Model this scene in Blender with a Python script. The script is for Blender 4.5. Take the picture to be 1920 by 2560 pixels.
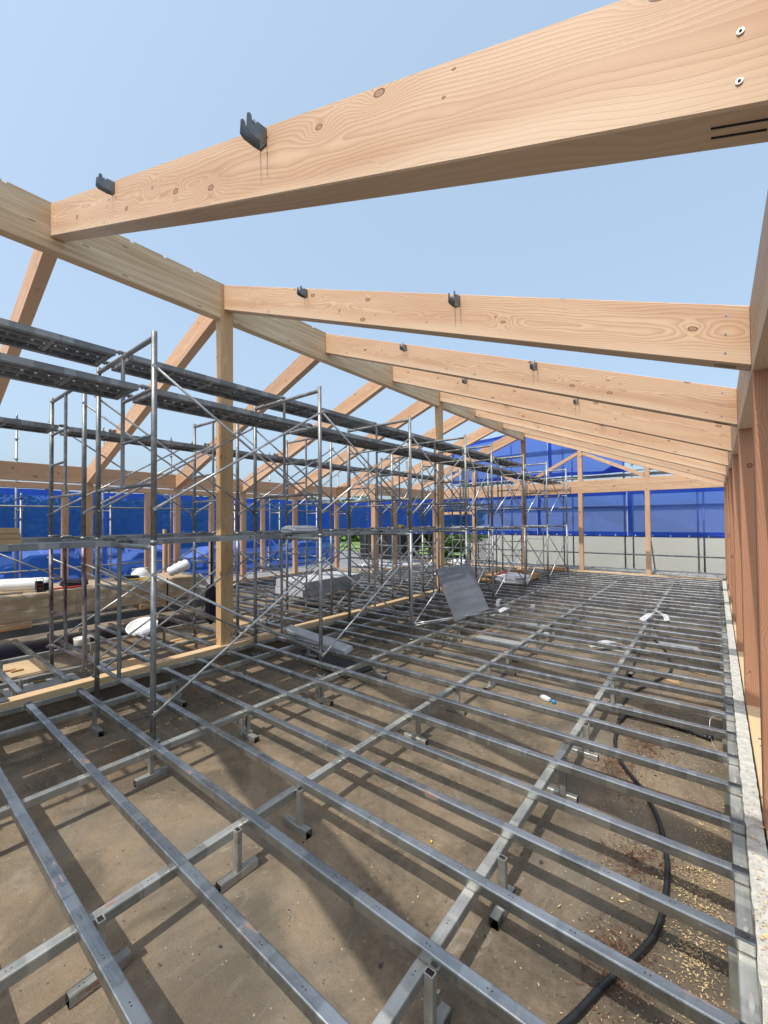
import bpy, bmesh, math, random
from mathutils import Vector, Matrix
random.seed(7)
for o in list(bpy.data.objects): bpy.data.objects.remove(o)
S = bpy.context.scene
COL = S.collection
R = math.radians

# ------------------------------------------------------------------ camera
F, YAW, PIT, ROL, CH = 1046.05, .6711, .0212, -.0083, 1.579
cyw, syw, cp, sp = math.cos(YAW), math.sin(YAW), math.cos(PIT), math.sin(PIT)
fwd = Vector((-syw*cp, cyw*cp, sp)); r0 = Vector((cyw, syw, 0)); u0 = r0.cross(fwd)
rt = r0*math.cos(ROL)+u0*math.sin(ROL); up = -r0*math.sin(ROL)+u0*math.cos(ROL)
cam = bpy.data.objects.new('camera', bpy.data.cameras.new('camera')); COL.objects.link(cam)
M = Matrix((rt, up, -fwd)).transposed().to_4x4(); M.translation = Vector((0, 0, CH)); cam.matrix_world = M
cam.data.sensor_fit = 'VERTICAL'; cam.data.sensor_height = 24; cam.data.lens = F/2560*24
cam.data.clip_start = .05; cam.data.clip_end = 3000
S.camera = cam
S.render.resolution_x = 768; S.render.resolution_y = 1024

# ------------------------------------------------------------------ light
SUND = Vector((.045, .62, -1)).normalized()
W = bpy.data.worlds.new('World'); S.world = W; W.use_nodes = True
nt = W.node_tree; nt.nodes.clear()
sky = nt.nodes.new('ShaderNodeTexSky'); sky.sky_type = 'NISHITA'; sky.sun_disc = False
el = math.asin(-SUND.z); sky.sun_elevation = el
sky.sun_rotation = math.atan2(-SUND.x, -SUND.y)
sky.air_density = 1.0; sky.dust_density = 5.5; sky.ozone_density = 1.4; sky.altitude = 0
bg = nt.nodes.new('ShaderNodeBackground'); bg.inputs[1].default_value = .15
wo = nt.nodes.new('ShaderNodeOutputWorld')
hz = nt.nodes.new('ShaderNodeVectorMath'); hz.operation = 'MULTIPLY_ADD'      # hazy summer air lifts the whole dome
nt.links.new(sky.outputs[0], hz.inputs[0]); hz.inputs[1].default_value = (.55, .55, .55); hz.inputs[2].default_value = (1.62, 2.2, 2.75)
nt.links.new(hz.outputs[0], bg.inputs[0]); nt.links.new(bg.outputs[0], wo.inputs[0])
sl = bpy.data.lights.new('sun', 'SUN'); sl.energy = 2.9; sl.angle = R(.55); sl.color = (1, .95, .86)
so = bpy.data.objects.new('sun', sl); COL.objects.link(so)
so.rotation_euler = SUND.to_track_quat('-Z', 'Y').to_euler(); so.location = (0, 0, 20)
S.view_settings.view_transform = 'Standard'; S.view_settings.look = 'None'
S.view_settings.exposure = .45; S.view_settings.gamma = 1
S.cycles.max_bounces = 8; S.cycles.transparent_max_bounces = 12

# ------------------------------------------------------------------ materials
class NT:
    def __init__(s, name):
        s.m = bpy.data.materials.new(name); s.m.use_nodes = True
        s.t = s.m.node_tree; s.t.nodes.clear()
        s.out = s.n('ShaderNodeOutputMaterial')
        s.b = s.n('ShaderNodeBsdfPrincipled'); s.l(s.b.outputs[0], s.out.inputs[0])
    def n(s, k, **kw):
        x = s.t.nodes.new(k)
        for a, v in kw.items(): setattr(x, a, v)
        return x
    def l(s, a, b): s.t.links.new(a, b)
    def inp(s, node, i, v):
        if hasattr(v, 'is_linked') or isinstance(v, bpy.types.NodeSocket): s.l(v, node.inputs[i])
        else: node.inputs[i].default_value = v
    def math(s, op, a, b=0., c=0., clamp=False):
        x = s.n('ShaderNodeMath', operation=op, use_clamp=clamp)
        s.inp(x, 0, a); s.inp(x, 1, b); s.inp(x, 2, c); return x.outputs[0]
    def noise(s, vec, scale, detail=4, rough=.55, dist=0):
        x = s.n('ShaderNodeTexNoise'); s.l(vec, x.inputs['Vector']); x.inputs['Scale'].default_value = scale
        x.inputs['Detail'].default_value = detail; x.inputs['Roughness'].default_value = rough
        x.inputs['Distortion'].default_value = dist; return x.outputs[0]
    def ramp(s, f, stops, interp='LINEAR'):
        x = s.n('ShaderNodeValToRGB'); x.color_ramp.interpolation = interp
        e = x.color_ramp.elements
        while len(e) < len(stops): e.new(.5)
        for q, (p, c) in zip(e, stops):
            q.position = p; q.color = (c, c, c, 1) if isinstance(c, (int, float)) else (*c, 1)
        s.l(f, x.inputs[0]); return x.outputs[0]
    def mix(s, f, a, b, mode='MIX'):
        x = s.n('ShaderNodeMix', data_type='RGBA', blend_type=mode)
        s.inp(x, 0, f)
        for i, v in ((6, a), (7, b)):
            if isinstance(v, bpy.types.NodeSocket): s.l(v, x.inputs[i])
            else: x.inputs[i].default_value = (*v, 1)
        return x.outputs[2]
    def coord(s, offset=True):
        t = s.n('ShaderNodeTexCoord').outputs['Object']
        if not offset: return t
        i = s.n('ShaderNodeObjectInfo').outputs['Random']
        c = s.n('ShaderNodeCombineXYZ'); s.l(s.math('MULTIPLY', i, 53.), c.inputs[0]); s.l(s.math('MULTIPLY', i, 17.3), c.inputs[1]); s.l(s.math('MULTIPLY', i, 31.7), c.inputs[2])
        a = s.n('ShaderNodeVectorMath', operation='ADD'); s.l(t, a.inputs[0]); s.l(c.outputs[0], a.inputs[1]); return a.outputs[0]
    def world(s): return s.n('ShaderNodeNewGeometry').outputs['Position']
    def scale(s, v, x, y, z):
        a = s.n('ShaderNodeVectorMath', operation='MULTIPLY'); s.l(v, a.inputs[0]); a.inputs[1].default_value = (x, y, z); return a.outputs[0]
    def bump(s, h, st=.3, d=.01):
        x = s.n('ShaderNodeBump'); x.inputs['Strength'].default_value = st; x.inputs['Distance'].default_value = d
        s.l(h, x.inputs['Height']); s.l(x.outputs[0], s.b.inputs['Normal'])
    def set(s, **kw):
        for k, v in kw.items():
            k = {'col': 'Base Color', 'rough': 'Roughness', 'metal': 'Metallic', 'spec': 'Specular IOR Level', 'trans': 'Transmission Weight', 'alpha': 'Alpha'}.get(k, k)
            if isinstance(v, bpy.types.NodeSocket): s.l(v, s.b.inputs[k])
            elif isinstance(v, tuple) and len(v) == 3: s.b.inputs[k].default_value = (*v, 1)
            else: s.b.inputs[k].default_value = v

def plain(name, col, rough=.6, metal=0, var=.15, sc=6, bump=0):
    k = NT(name); c = k.coord(); f = k.noise(c, sc, 5)
    a = tuple(x*(1-var) for x in col); b = tuple(min(1, x*(1+var)) for x in col)
    k.set(col=k.mix(k.ramp(f, [(.3, 0), (.7, 1)]), a, b), rough=rough, metal=metal)
    if bump: k.bump(k.noise(c, sc*8, 6), bump, .004)
    return k.m

def wood(name, light, dark, knotc=(.10, .035, .015), rings=34, kden=.66, warm=.5, rscale=1.0):
    k = NT(name); c = k.coord()
    # knots: cells stretched along the grain, jittered, some dropped
    s0 = k.n('ShaderNodeSeparateXYZ'); k.l(c, s0.inputs[0])
    yz = k.math('ADD', s0.outputs[2], k.math('MULTIPLY', s0.outputs[1], .6))
    def flat(fx, fz):
        q = k.n('ShaderNodeCombineXYZ'); k.l(k.math('MULTIPLY', s0.outputs[0], fx), q.inputs[0]); k.l(k.math('MULTIPLY', yz, fz), q.inputs[1]); return q.outputs[0]
    kv = flat(2.6, 5.0)
    v = k.n('ShaderNodeTexVoronoi', feature='F1', voronoi_dimensions='2D'); k.l(kv, v.inputs['Vector']); v.inputs['Scale'].default_value = 1; v.inputs['Randomness'].default_value = 1
    sx = k.n('ShaderNodeSeparateColor'); k.l(v.outputs['Color'], sx.inputs[0])
    has = k.math('GREATER_THAN', sx.outputs[0], kden)
    size = k.math('MULTIPLY_ADD', sx.outputs[1], .055, .03)
    d = v.outputs['Distance']
    dn = k.math('DIVIDE', d, size)                       # 1 at the knot's rim
    near = k.math('MULTIPLY', k.math('POWER', 2.718, k.math('MULTIPLY', k.math('POWER', k.math('DIVIDE', d, .17), 2.), -1.)), has)
    near2 = k.math('MULTIPLY', k.math('POWER', 2.718, k.math('MULTIPLY', k.math('POWER', k.math('DIVIDE', d, .34), 2.), -1.)), has)
    knot = k.math('MULTIPLY', k.math('LESS_THAN', dn, 1.), has)
    rim = k.math('MULTIPLY', k.math('LESS_THAN', k.math('ABSOLUTE', k.math('SUBTRACT', dn, .92)), .16), has)
    # solid wood rings: distance from a wandering pith
    s = k.n('ShaderNodeSeparateXYZ'); k.l(c, s.inputs[0])
    t = k.n('ShaderNodeTexCoord').outputs['Object']; st = k.n('ShaderNodeSeparateXYZ'); k.l(t, st.inputs[0])
    lo = k.noise(k.scale(c, .42, .0, 1.9), 1., 3, .5)
    lo2 = k.noise(k.scale(c, .9, .3, 5.), 1., 3, .6)
    y = k.math('ADD', st.outputs[1], .085)
    z = k.math('ADD', st.outputs[2], k.math('MULTIPLY', k.math('SUBTRACT', lo, .5), .30))
    r = k.math('SQRT', k.math('ADD', k.math('MULTIPLY', y, y), k.math('MULTIPLY', z, z)))
    r = k.math('ADD', r, k.math('MULTIPLY', lo2, .075))
    r = k.math('ADD', r, k.math('MULTIPLY', near, .035)); r = k.math('ADD', r, k.math('MULTIPLY', near2, .03))
    r = k.math('ADD', r, k.math('MULTIPLY', k.noise(k.scale(c, 6, 20, 20), 1., 3), .006))
    ph = k.math('FRACT', k.math('MULTIPLY', r, rings*2.6*rscale))
    late = k.ramp(ph, [(0, 0), (.25, .05), (.78, .75), (.9, 1), (1, 0)])
    fine = k.noise(k.scale(c, 3.0, 260, 260), 1., 4, .6)
    broad = k.noise(k.scale(c, .8, 3, 7), 1., 3)
    f = k.math('MULTIPLY_ADD', late, .62, k.math('MULTIPLY', fine, .3), clamp=True)
    col = k.mix(f, light, dark)
    mid = tuple(dark[i]*(1-warm*(0.10, .30, .42)[i]) for i in range(3))
    col = k.mix(k.math('MULTIPLY', k.ramp(broad, [(.42, 0), (.72, 1)]), .5), col, mid)
    kr = k.mix(k.math('FRACT', k.math('MULTIPLY', dn, 3.1)), tuple(dark[i]*.62 for i in range(3)), tuple(dark[i]*.95 for i in range(3)))
    col = k.mix(k.math('MULTIPLY', knot, .85), col, kr)
    col = k.mix(k.math('MULTIPLY', rim, .8), col, knotc)
    # small nail / pin knots
    v2 = k.n('ShaderNodeTexVoronoi', voronoi_dimensions='2D'); k.l(flat(5, 9), v2.inputs['Vector']); v2.inputs['Scale'].default_value = 1
    sc2 = k.n('ShaderNodeSeparateColor'); k.l(v2.outputs['Color'], sc2.inputs[0])
    pin = k.math('MULTIPLY', k.math('LESS_THAN', v2.outputs['Distance'], .045), k.math('GREATER_THAN', sc2.outputs[0], .84))
    col = k.mix(k.math('MULTIPLY', pin, .75), col, knotc)
    sapm = k.math('MULTIPLY', k.ramp(k.math('ADD', k.math('MULTIPLY', k.math('ADD', st.outputs[2], k.math('MULTIPLY', k.math('SUBTRACT', k.noise(k.scale(c, .5, 2, 2), 1., 2), .5), .25)), 2.2), .5), [(.2, 1), (.34, 0)]), .5)
    col = k.mix(sapm, col, tuple(min(1, light[i]*(1.02, 1.12, 1.2)[i]) for i in range(3)))
    i = k.n('ShaderNodeObjectInfo').outputs['Random']
    hs = k.n('ShaderNodeHueSaturation'); k.l(col, hs.inputs['Color']); k.l(k.math('MULTIPLY_ADD', i, .2, .9), hs.inputs['Value']); hs.inputs['Saturation'].default_value = 1
    k.set(col=hs.outputs[0], rough=k.math('MULTIPLY_ADD', late, -.1, .62), spec=.3)
    k.bump(k.math('ADD', k.math('MULTIPLY', late, .6), k.math('MULTIPLY', fine, .8)), .22, .0016)
    return k.m

def glulam(name, light, dark):
    k = NT(name); c = k.coord(); t = k.n('ShaderNodeTexCoord').outputs['Object']
    s = k.n('ShaderNodeSeparateXYZ'); k.l(t, s.inputs[0])
    lay = k.math('MULTIPLY', s.outputs[2], 33.)
    idx = k.math('FLOOR', lay); fr = k.math('FRACT', lay)
    cb = k.n('ShaderNodeCombineXYZ'); k.l(k.math('MULTIPLY', s.outputs[0], .9), cb.inputs[0]); k.l(k.math('MULTIPLY', idx, 7.7), cb.inputs[2]); k.l(k.math('MULTIPLY', idx, 3.1), cb.inputs[1])
    tone = k.noise(cb.outputs[0], 1., 1)
    fine = k.noise(k.scale(c, 2.2, 150, 150), 1., 4, .6)
    fine2 = k.noise(k.scale(c, 1.2, 60, 60), 1., 3, .6, .3)
    line = k.math('LESS_THAN', fr, .09)
    col = k.mix(k.ramp(k.math('ADD', k.math('MULTIPLY', tone, .6), k.math('MULTIPLY', fine, .4)), [(.35, 0), (.65, 1)]), light, dark)
    col = k.mix(k.math('MULTIPLY', k.ramp(fine2, [(.62, 0), (.72, 1)]), .35), col, tuple(x*.6 for x in dark))
    col = k.mix(k.math('MULTIPLY', line, .38), col, tuple(x*.5 for x in dark))
    v2 = k.n('ShaderNodeTexVoronoi', voronoi_dimensions='2D'); s3 = k.n('ShaderNodeSeparateXYZ'); k.l(c, s3.inputs[0]); q3 = k.n('ShaderNodeCombineXYZ'); k.l(k.math('MULTIPLY', s3.outputs[0], 2.5), q3.inputs[0]); k.l(k.math('MULTIPLY', s3.outputs[2], 12.), q3.inputs[1]); k.l(q3.outputs[0], v2.inputs['Vector']); v2.inputs['Scale'].default_value = 1
    sc2 = k.n('ShaderNodeSeparateColor'); k.l(v2.outputs['Color'], sc2.inputs[0])
    pin = k.math('MULTIPLY', k.math('LESS_THAN', v2.outputs['Distance'], .085), k.math('GREATER_THAN', sc2.outputs[0], .82))
    col = k.mix(k.math('MULTIPLY', pin, .7), col, (.16, .06, .025))
    k.set(col=col, rough=.55, spec=.3); k.bump(fine, .15, .001)
    return k.m

FIR = wood('douglas_fir', (.64, .455, .305), (.40, .225, .125), rings=26, kden=.5)
FIR3 = wood('pink_fir', (.60, .40, .26), (.40, .215, .12), rings=28, kden=.45)
FIR2 = wood('red_fir', (.42, .225, .135), (.27, .12, .062), rings=34, kden=.55, rscale=1.3)
HEM = wood('yellow_hemlock', (.60, .41, .225), (.44, .26, .12), rings=40, kden=.6, warm=.3)
GLU = glulam('glued_spruce', (.76, .60, .40), (.50, .34, .19))
PALE = wood('pale_sill_wood', (.66, .49, .29), (.55, .36, .19), rings=26, kden=.7, warm=.3)
PALLET = wood('rough_pallet_wood', (.52, .33, .17), (.36, .19, .08), rings=40, kden=.8)

def galv(name, a, b, rust=.0, rough=.42, metal=.75, tube=False):
    k = NT(name); c = k.coord(); p = k.world()
    n1 = k.noise(k.scale(c, 1.4, 12, 12), 1., 5, .65); n2 = k.noise(c, 17, 8, .7); n3 = k.noise(k.scale(c, 1.2, 210, 210), 1., 3, .6)
    f = k.math('ADD', k.math('MULTIPLY', n1, .5), k.math('MULTIPLY', n2, .3)); f = k.math('ADD', f, k.math('MULTIPLY', n3, .2 if tube else .1))
    col = k.mix(k.ramp(f, [(.38, 0), (.62, 1)]), a, b)
    # paler lengths where the zinc has bloomed, sharp across the tube
    sx = k.n('ShaderNodeSeparateXYZ'); k.l(c, sx.inputs[0])
    w1 = k.n('ShaderNodeTexNoise', noise_dimensions='1D'); k.l(k.math('MULTIPLY', sx.outputs[0], 1.), w1.inputs['W']); w1.inputs['Scale'].default_value = 3.2; w1.inputs['Detail'].default_value = 3
    col = k.mix(k.math('MULTIPLY', k.ramp(w1.outputs[0], [(.52, 0), (.54, 1)]), .38), col, tuple(min(1, x*1.4) for x in b))
    w2 = k.n('ShaderNodeTexNoise', noise_dimensions='1D'); k.l(k.math('MULTIPLY', sx.outputs[0], 1.), w2.inputs['W']); w2.inputs['Scale'].default_value = 7.5; w2.inputs['Detail'].default_value = 2
    col = k.mix(k.math('MULTIPLY', k.ramp(w2.outputs[0], [(.66, 0), (.68, 1)]), .45), col, (.5, .49, .45))
    dust = k.noise(p, 3.1, 7, .75)
    col = k.mix(k.math('MULTIPLY', k.ramp(dust, [(.5, 0), (.72, 1)]), .3), col, (.36, .33, .28))
    spk = k.noise(c, 90, 3, .8)
    col = k.mix(k.math('MULTIPLY', k.ramp(spk, [(.64, 0), (.68, 1)]), .4), col, (.62, .60, .55))
    mm = metal
    if rust:
        rn = k.noise(k.scale(c, 4.2, 14, 14), 1., 6, .75)
        rm = k.math('MULTIPLY', k.ramp(rn, [(rust-.05, 0), (rust, 1)]), .85)
        col = k.mix(rm, col, (.26, .095, .045))
        mm = k.math('MULTIPLY', k.math('SUBTRACT', 1., rm), metal)
    if tube:    # pairs of old screw holes along the top
        t = k.n('ShaderNodeSeparateXYZ'); k.l(k.coord(False), t.inputs[0])
        u = k.math('SUBTRACT', k.math('FRACT', k.math('MULTIPLY', sx.outputs[0], 4.1)), .5)
        du = k.math('MULTIPLY', u, 1/4.1); du = k.math('MINIMUM', k.math('ABSOLUTE', k.math('SUBTRACT', du, .008)), k.math('ABSOLUTE', k.math('ADD', du, .008)))
        dv = t.outputs[1]
        hole = k.math('MULTIPLY', k.math('LESS_THAN', k.math('ADD', k.math('MULTIPLY', du, du), k.math('MULTIPLY', dv, dv)), .0028**2), k.math('GREATER_THAN', t.outputs[2], .02))
        col = k.mix(hole, col, (.01, .01, .01))
    k.set(metal=mm, col=col, rough=k.math('MULTIPLY_ADD', n2, .35, rough-.17))
    k.bump(k.math('ADD', n3, k.math('MULTIPLY', n2, .8)), .2, .0012)
    return k.m
STEEL = galv('galvanised_square_tube', (.25, .27, .285), (.49, .51, .51), rust=.665, rough=.30, metal=.95, tube=True)
STEEL2 = galv('dull_galvanised_bearer', (.23, .24, .23), (.47, .47, .43), rust=.69, rough=.46, metal=.65, tube=True)
PIPE = galv('weathered_scaffold_pipe', (.17, .18, .185), (.35, .36, .355), rust=.72, rough=.46, metal=.65)
PIPE2 = galv('clean_thin_brace', (.36, .37, .38), (.56, .57, .57), rough=.36, metal=.75)
PLANK = galv('perforated_scaffold_plank', (.17, .18, .19), (.34, .35, .35), rust=.72, rough=.55, metal=.5)
def maroon():
    k = NT('worn_maroon_paint'); c = k.coord(); n = k.noise(k.scale(c, 14, 14, 3), 1., 5, .7)
    f = k.ramp(n, [(.44, 0), (.52, 1)]); k.set(col=k.mix(f, (.085, .025, .028), (.26, .235, .24)), rough=.55, metal=k.math('MULTIPLY', f, .4)); return k.m
MAROON = maroon()
BRACKET = galv('dark_hanger_steel', (.16, .165, .165), (.26, .265, .26), rough=.36, metal=.75)
DARKS = plain('dark_painted_beam', (.075, .085, .095), .55, .2, .25, 4)
BOLT = plain('bright_zinc', (.5, .5, .5), .3, .8, .1)
HOLLOW = plain('dark_hollow', (.012, .012, .012), .9)

def perforated(base):
    k = NT('perforated_plank_surface')
    c = k.coord(False)
    v = k.n('ShaderNodeTexVoronoi'); k.l(k.scale(c, 12.5, 20, 0), v.inputs['Vector']); v.inputs['Scale'].default_value = 1; v.inputs['Randomness'].default_value = 0
    n = k.noise(c, 5, 5)
    hole = k.math('LESS_THAN', v.outputs['Distance'], .11)
    k.set(col=k.mix(n, (.15, .16, .165), (.30, .31, .31)), metal=.5, rough=.55)
    k.bump(v.outputs['Distance'], .3, .004)
    tr = k.n('ShaderNodeBsdfTransparent'); mx = k.n('ShaderNodeMixShader')
    k.l(hole, mx.inputs[0]); k.l(k.b.outputs[0], mx.inputs[1]); k.l(tr.outputs[0], mx.inputs[2]); k.l(mx.outputs[0], k.out.inputs[0])
    return k.m
PERF = perforated(None)

def ground_mat():
    k = NT('stained_concrete_slab'); p = k.world()
    n1 = k.noise(p, .55, 6, .6, .4); n2 = k.noise(p, 2.4, 8, .65, .6); n3 = k.noise(p, 22, 8, .7); n4 = k.noise(p, 120, 4, .7)
    f = k.math('ADD', k.math('MULTIPLY', n1, .6), k.math('MULTIPLY', n2, .4))
    col = k.mix(k.ramp(f, [(.41, 0), (.59, 1)]), (.085, .066, .044), (.25, .19, .125))
    col = k.mix(k.math('MULTIPLY', k.ramp(n3, [(.35, 0), (.7, 1)]), .35), col, (.32, .26, .19))
    grey = k.ramp(k.noise(p, .8, 5, .6, 1.2), [(.52, 0), (.64, 1)])
    col = k.mix(k.math('MULTIPLY', grey, .6), col, (.165, .15, .122))
    chalk = k.ramp(k.noise(p, 3.4, 9, .78, 1.0), [(.585, 0), (.68, 1)])
    col = k.mix(k.math('MULTIPLY', chalk, .62), col, (.34, .30, .25))
    damp = k.ramp(k.noise(p, .95, 7, .62, .9), [(.5, 0), (.58, 1)])
    col = k.mix(k.math('MULTIPLY', damp, .62), col, (.082, .068, .048))
    trow = k.noise(k.scale(p, 7, 1.2, 1), 1.6, 6, .7, 1.6)
    col = k.mix(k.math('MULTIPLY', k.ramp(trow, [(.58, 0), (.7, 1)]), .28), col, (.29, .25, .20))
    dark = k.ramp(k.noise(p, 5.2, 7, .7, .5), [(.62, 0), (.74, 1)])
    col = k.mix(k.math('MULTIPLY', dark, .4), col, (.085, .065, .045))
    rust = k.ramp(k.noise(p, 1.25, 5, .6, .8), [(.6, 0), (.72, 1)])
    col = k.mix(k.math('MULTIPLY', rust, .35), col, (.30, .15, .055))
    v = k.n('ShaderNodeTexVoronoi'); k.l(p, v.inputs['Vector']); v.inputs['Scale'].default_value = 34
    sc = k.n('ShaderNodeSeparateColor'); k.l(v.outputs['Color'], sc.inputs[0])
    sp_ = k.math('MULTIPLY', k.math('LESS_THAN', v.outputs['Distance'], .16), k.math('GREATER_THAN', sc.outputs[0], .78))
    col = k.mix(k.math('MULTIPLY', sp_, .7), col, k.mix(k.math('GREATER_THAN', sc.outputs[1], .5), (.04, .035, .03), (.42, .37, .29)))
    col = k.mix(k.math('MULTIPLY', k.ramp(n4, [(.45, 0), (.7, 1)]), .4), col, (.10, .078, .055), 'MIX')
    k.set(col=col, rough=k.math('MULTIPLY_ADD', damp, -.22, .84), spec=.3)
    k.bump(k.math('ADD', k.math('MULTIPLY', n3, .8), k.math('MULTIPLY', n4, .5)), .8, .008)
    return k.m
SLAB = ground_mat()

def tarp_mat(name, tint, trw, body=(.012, .045, .36)):
    k = NT(name); p = k.world(); c = k.coord(False)
    n = k.noise(p, 1.7, 5, .6); cr = k.noise(k.scale(p, .7, .7, 3.5), 1.6, 5, .65, 1.5)
    col = k.mix(n, tuple(x*.8 for x in body), tuple(min(1, x*1.25) for x in body))
    k.set(col=col, rough=.42, spec=.35); k.bump(k.math('ADD', cr, k.math('MULTIPLY', n, .3)), .5, .05)
    tl = k.n('ShaderNodeBsdfTranslucent'); tl.inputs[0].default_value = (body[0]*4, body[1]*4.2, min(1, body[2]*2.4), 1)
    tr = k.n('ShaderNodeBsdfTransparent'); tr.inputs[0].default_value = (*tint, 1)
    m1 = k.n('ShaderNodeMixShader'); m1.inputs[0].default_value = .5; k.l(k.b.outputs[0], m1.inputs[1]); k.l(tl.outputs[0], m1.inputs[2])
    m2 = k.n('ShaderNodeMixShader'); m2.inputs[0].default_value = trw; k.l(m1.outputs[0], m2.inputs[1]); k.l(tr.outputs[0], m2.inputs[2])
    k.l(m2.outputs[0], k.out.inputs[0]); return k.m
TARP = tarp_mat('blue_mesh_sheet', (.26, .40, 1.0), .44, (.012, .05, .31))
TARP2 = tarp_mat('thin_blue_mesh_sheet', (.36, .46, .95), .5, (.045, .10, .45))
TARPD = tarp_mat('folded_blue_sheet', (.05, .1, .6), .12, (.012, .04, .34))

def stucco():
    k = NT('white_stucco'); p = k.world(); n = k.noise(p, 30, 6, .7); m = k.noise(p, .6, 5)
    st = k.noise(k.scale(p, 3, 3, .25), 1., 4)
    col = k.mix(m, (.40, .41, .37), (.49, .49, .44)); col = k.mix(k.math('MULTIPLY', st, .25), col, (.42, .43, .38))
    k.set(col=col, rough=.9); k.bump(n, .7, .03); return k.m
STUCCO = stucco()
CURB = plain('rough_white_mortar', (.46, .44, .39), .9, 0, .22, 22, .9)
PATCH = plain('grey_mortar_smear', (.30, .30, .29), .85, 0, .3, 14, .7)
def asphalt():
    k = NT('car_park_asphalt'); p = k.world(); n = k.noise(p, .25, 5); m = k.noise(p, 60, 4)
    k.set(col=k.mix(n, (.15, .15, .155), (.23, .23, .23)), rough=.9); k.bump(m, .4, .01); return k.m
ASPH = asphalt()
GREYC = plain('pale_grey_slab', (.22, .225, .23), .85, 0, .15, 3, .4)
def grassm():
    k = NT('mown_grass'); p = k.world(); n = k.noise(p, 6, 6)
    k.set(col=k.mix(n, (.10, .19, .035), (.18, .30, .06)), rough=.9); return k.m
GRASS = grassm()
def leafm(name, a, b):
    k = NT(name); n = k.noise(k.world(), 3, 4)
    k.set(col=k.mix(k.ramp(n, [(.35, 0), (.65, 1)]), a, b), rough=.6, spec=.3)
    k.b.inputs['Subsurface Weight'].default_value = 0
    tl = k.n('ShaderNodeBsdfTranslucent'); tl.inputs[0].default_value = (b[0]*1.6, b[1]*1.6, b[2], 1)
    m = k.n('ShaderNodeMixShader'); m.inputs[0].default_value = .3; k.l(k.b.outputs[0], m.inputs[1]); k.l(tl.outputs[0], m.inputs[2]); k.l(m.outputs[0], k.out.inputs[0])
    return k.m
LEAF = leafm('broad_leaves', (.035, .085, .016), (.09, .17, .035))
LEAF2 = leafm('conifer_leaves', (.05, .12, .02), (.12, .22, .04))
BARK = plain('bark', (.10, .07, .045), .9, 0, .3, 10, .8)
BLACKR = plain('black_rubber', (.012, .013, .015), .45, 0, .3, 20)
SOFTB = plain('black_fabric', (.010, .011, .018), .85, 0, .3, 20)
WHITE = plain('white_plastic', (.78, .78, .76), .4, 0, .05)
WHITEF = plain('white_foam_wrap', (.70, .72, .74), .6, 0, .08, 12, .4)
GREYB = plain('dark_grey_board_face', (.115, .12, .135), .62, .0, .2, 5, .3)
def boardm():
    k = NT('scuffed_grey_board'); c = k.coord(False); n = k.noise(k.scale(c, .9, 9, 9), 1., 5, .6); m = k.noise(c, 12, 8, .75)
    col = k.mix(k.ramp(n, [(.35, 0), (.7, 1)]), (.11, .115, .13), (.20, .205, .225)); col = k.mix(k.math('MULTIPLY', k.ramp(m, [(.6, 0), (.72, 1)]), .3), col, (.36, .36, .37))
    k.set(col=col, rough=.5, spec=.4); k.bump(m, .2, .003); return k.m
GREYB = boardm()
GREYL = plain('light_grey_foam_board', (.40, .41, .43), .8, 0, .1, 6, .3)
CARD = plain('brown_cardboard', (.44, .315, .175), .8, 0, .1, 2)
def filmm():
    k = NT('crinkled_clear_film'); p = k.world(); n = k.noise(k.scale(p, 1, .55, 2.6), 2.4, 4, .55, 2.2)
    k.set(col=(.62, .56, .47), rough=.25, spec=.6); k.bump(n, .5, .05)
    tr = k.n('ShaderNodeBsdfTransparent'); tr.inputs[0].default_value = (.93, .93, .92, 1)
    m = k.n('ShaderNodeMixShader'); k.l(k.ramp(n, [(.4, .9), (.75, .5)]), m.inputs[0]); k.l(k.b.outputs[0], m.inputs[1]); k.l(tr.outputs[0], m.inputs[2]); k.l(m.outputs[0], k.out.inputs[0])
    return k.m
FILM = filmm()
FILMT = plain('milky_film', (.66, .67, .66), .3, 0, .1, 9, .8)
REDM = plain('red_plastic', (.50, .03, .02), .4)
YEL = plain('yellow_plastic', (.75, .5, .03), .4)
CYAN = plain('cyan_cap', (.02, .30, .62), .4)
CHIP = plain('pale_wood_chips', (.52, .385, .21), .85, 0, .35, 30)
CHIPD = plain('brown_dead_leaves', (.105, .042, .02), .85, 0, .45, 30)
SHEETG = plain('dusty_grey_offcut', (.30, .31, .30), .6, .1, .15, 4)
PLYG = plain('pale_plywood', (.50, .37, .22), .8, 0, .15, 3)
GLASSD = plain('dark_car_glass', (.015, .02, .025), .08, 0, .1)

# ------------------------------------------------------------------ helpers
def T(o, label=None, cat=None, group=None, kind=None):
    if label: o['label'] = label
    if cat: o['category'] = cat
    if group: o['group'] = group
    if kind: o['kind'] = kind
    return o
def empty(name, loc, label, cat, group=None):
    o = bpy.data.objects.new(name, None); o.location = loc; o.empty_display_size = .2; COL.objects.link(o)
    return T(o, label, cat, group)
def wloc(o):
    v = Vector((0, 0, 0))
    while o is not None: v = v + o.location; o = o.parent
    return v
def link(name, bm, mats, parent=None, mat=None, smooth=False, norm=True):
    """mat: 4x4 placing the local mesh in the world (rigid)"""
    if norm: bmesh.ops.recalc_face_normals(bm, faces=bm.faces)
    me = bpy.data.meshes.new(name); bm.to_mesh(me); bm.free()
    for m in (mats if isinstance(mats, (list, tuple)) else [mats]): me.materials.append(m)
    if smooth:
        for p in me.polygons: p.use_smooth = True
    o = bpy.data.objects.new(name, me); COL.objects.link(o)
    place(o, mat or Matrix(), parent)
    return o
PW = {}
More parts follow.
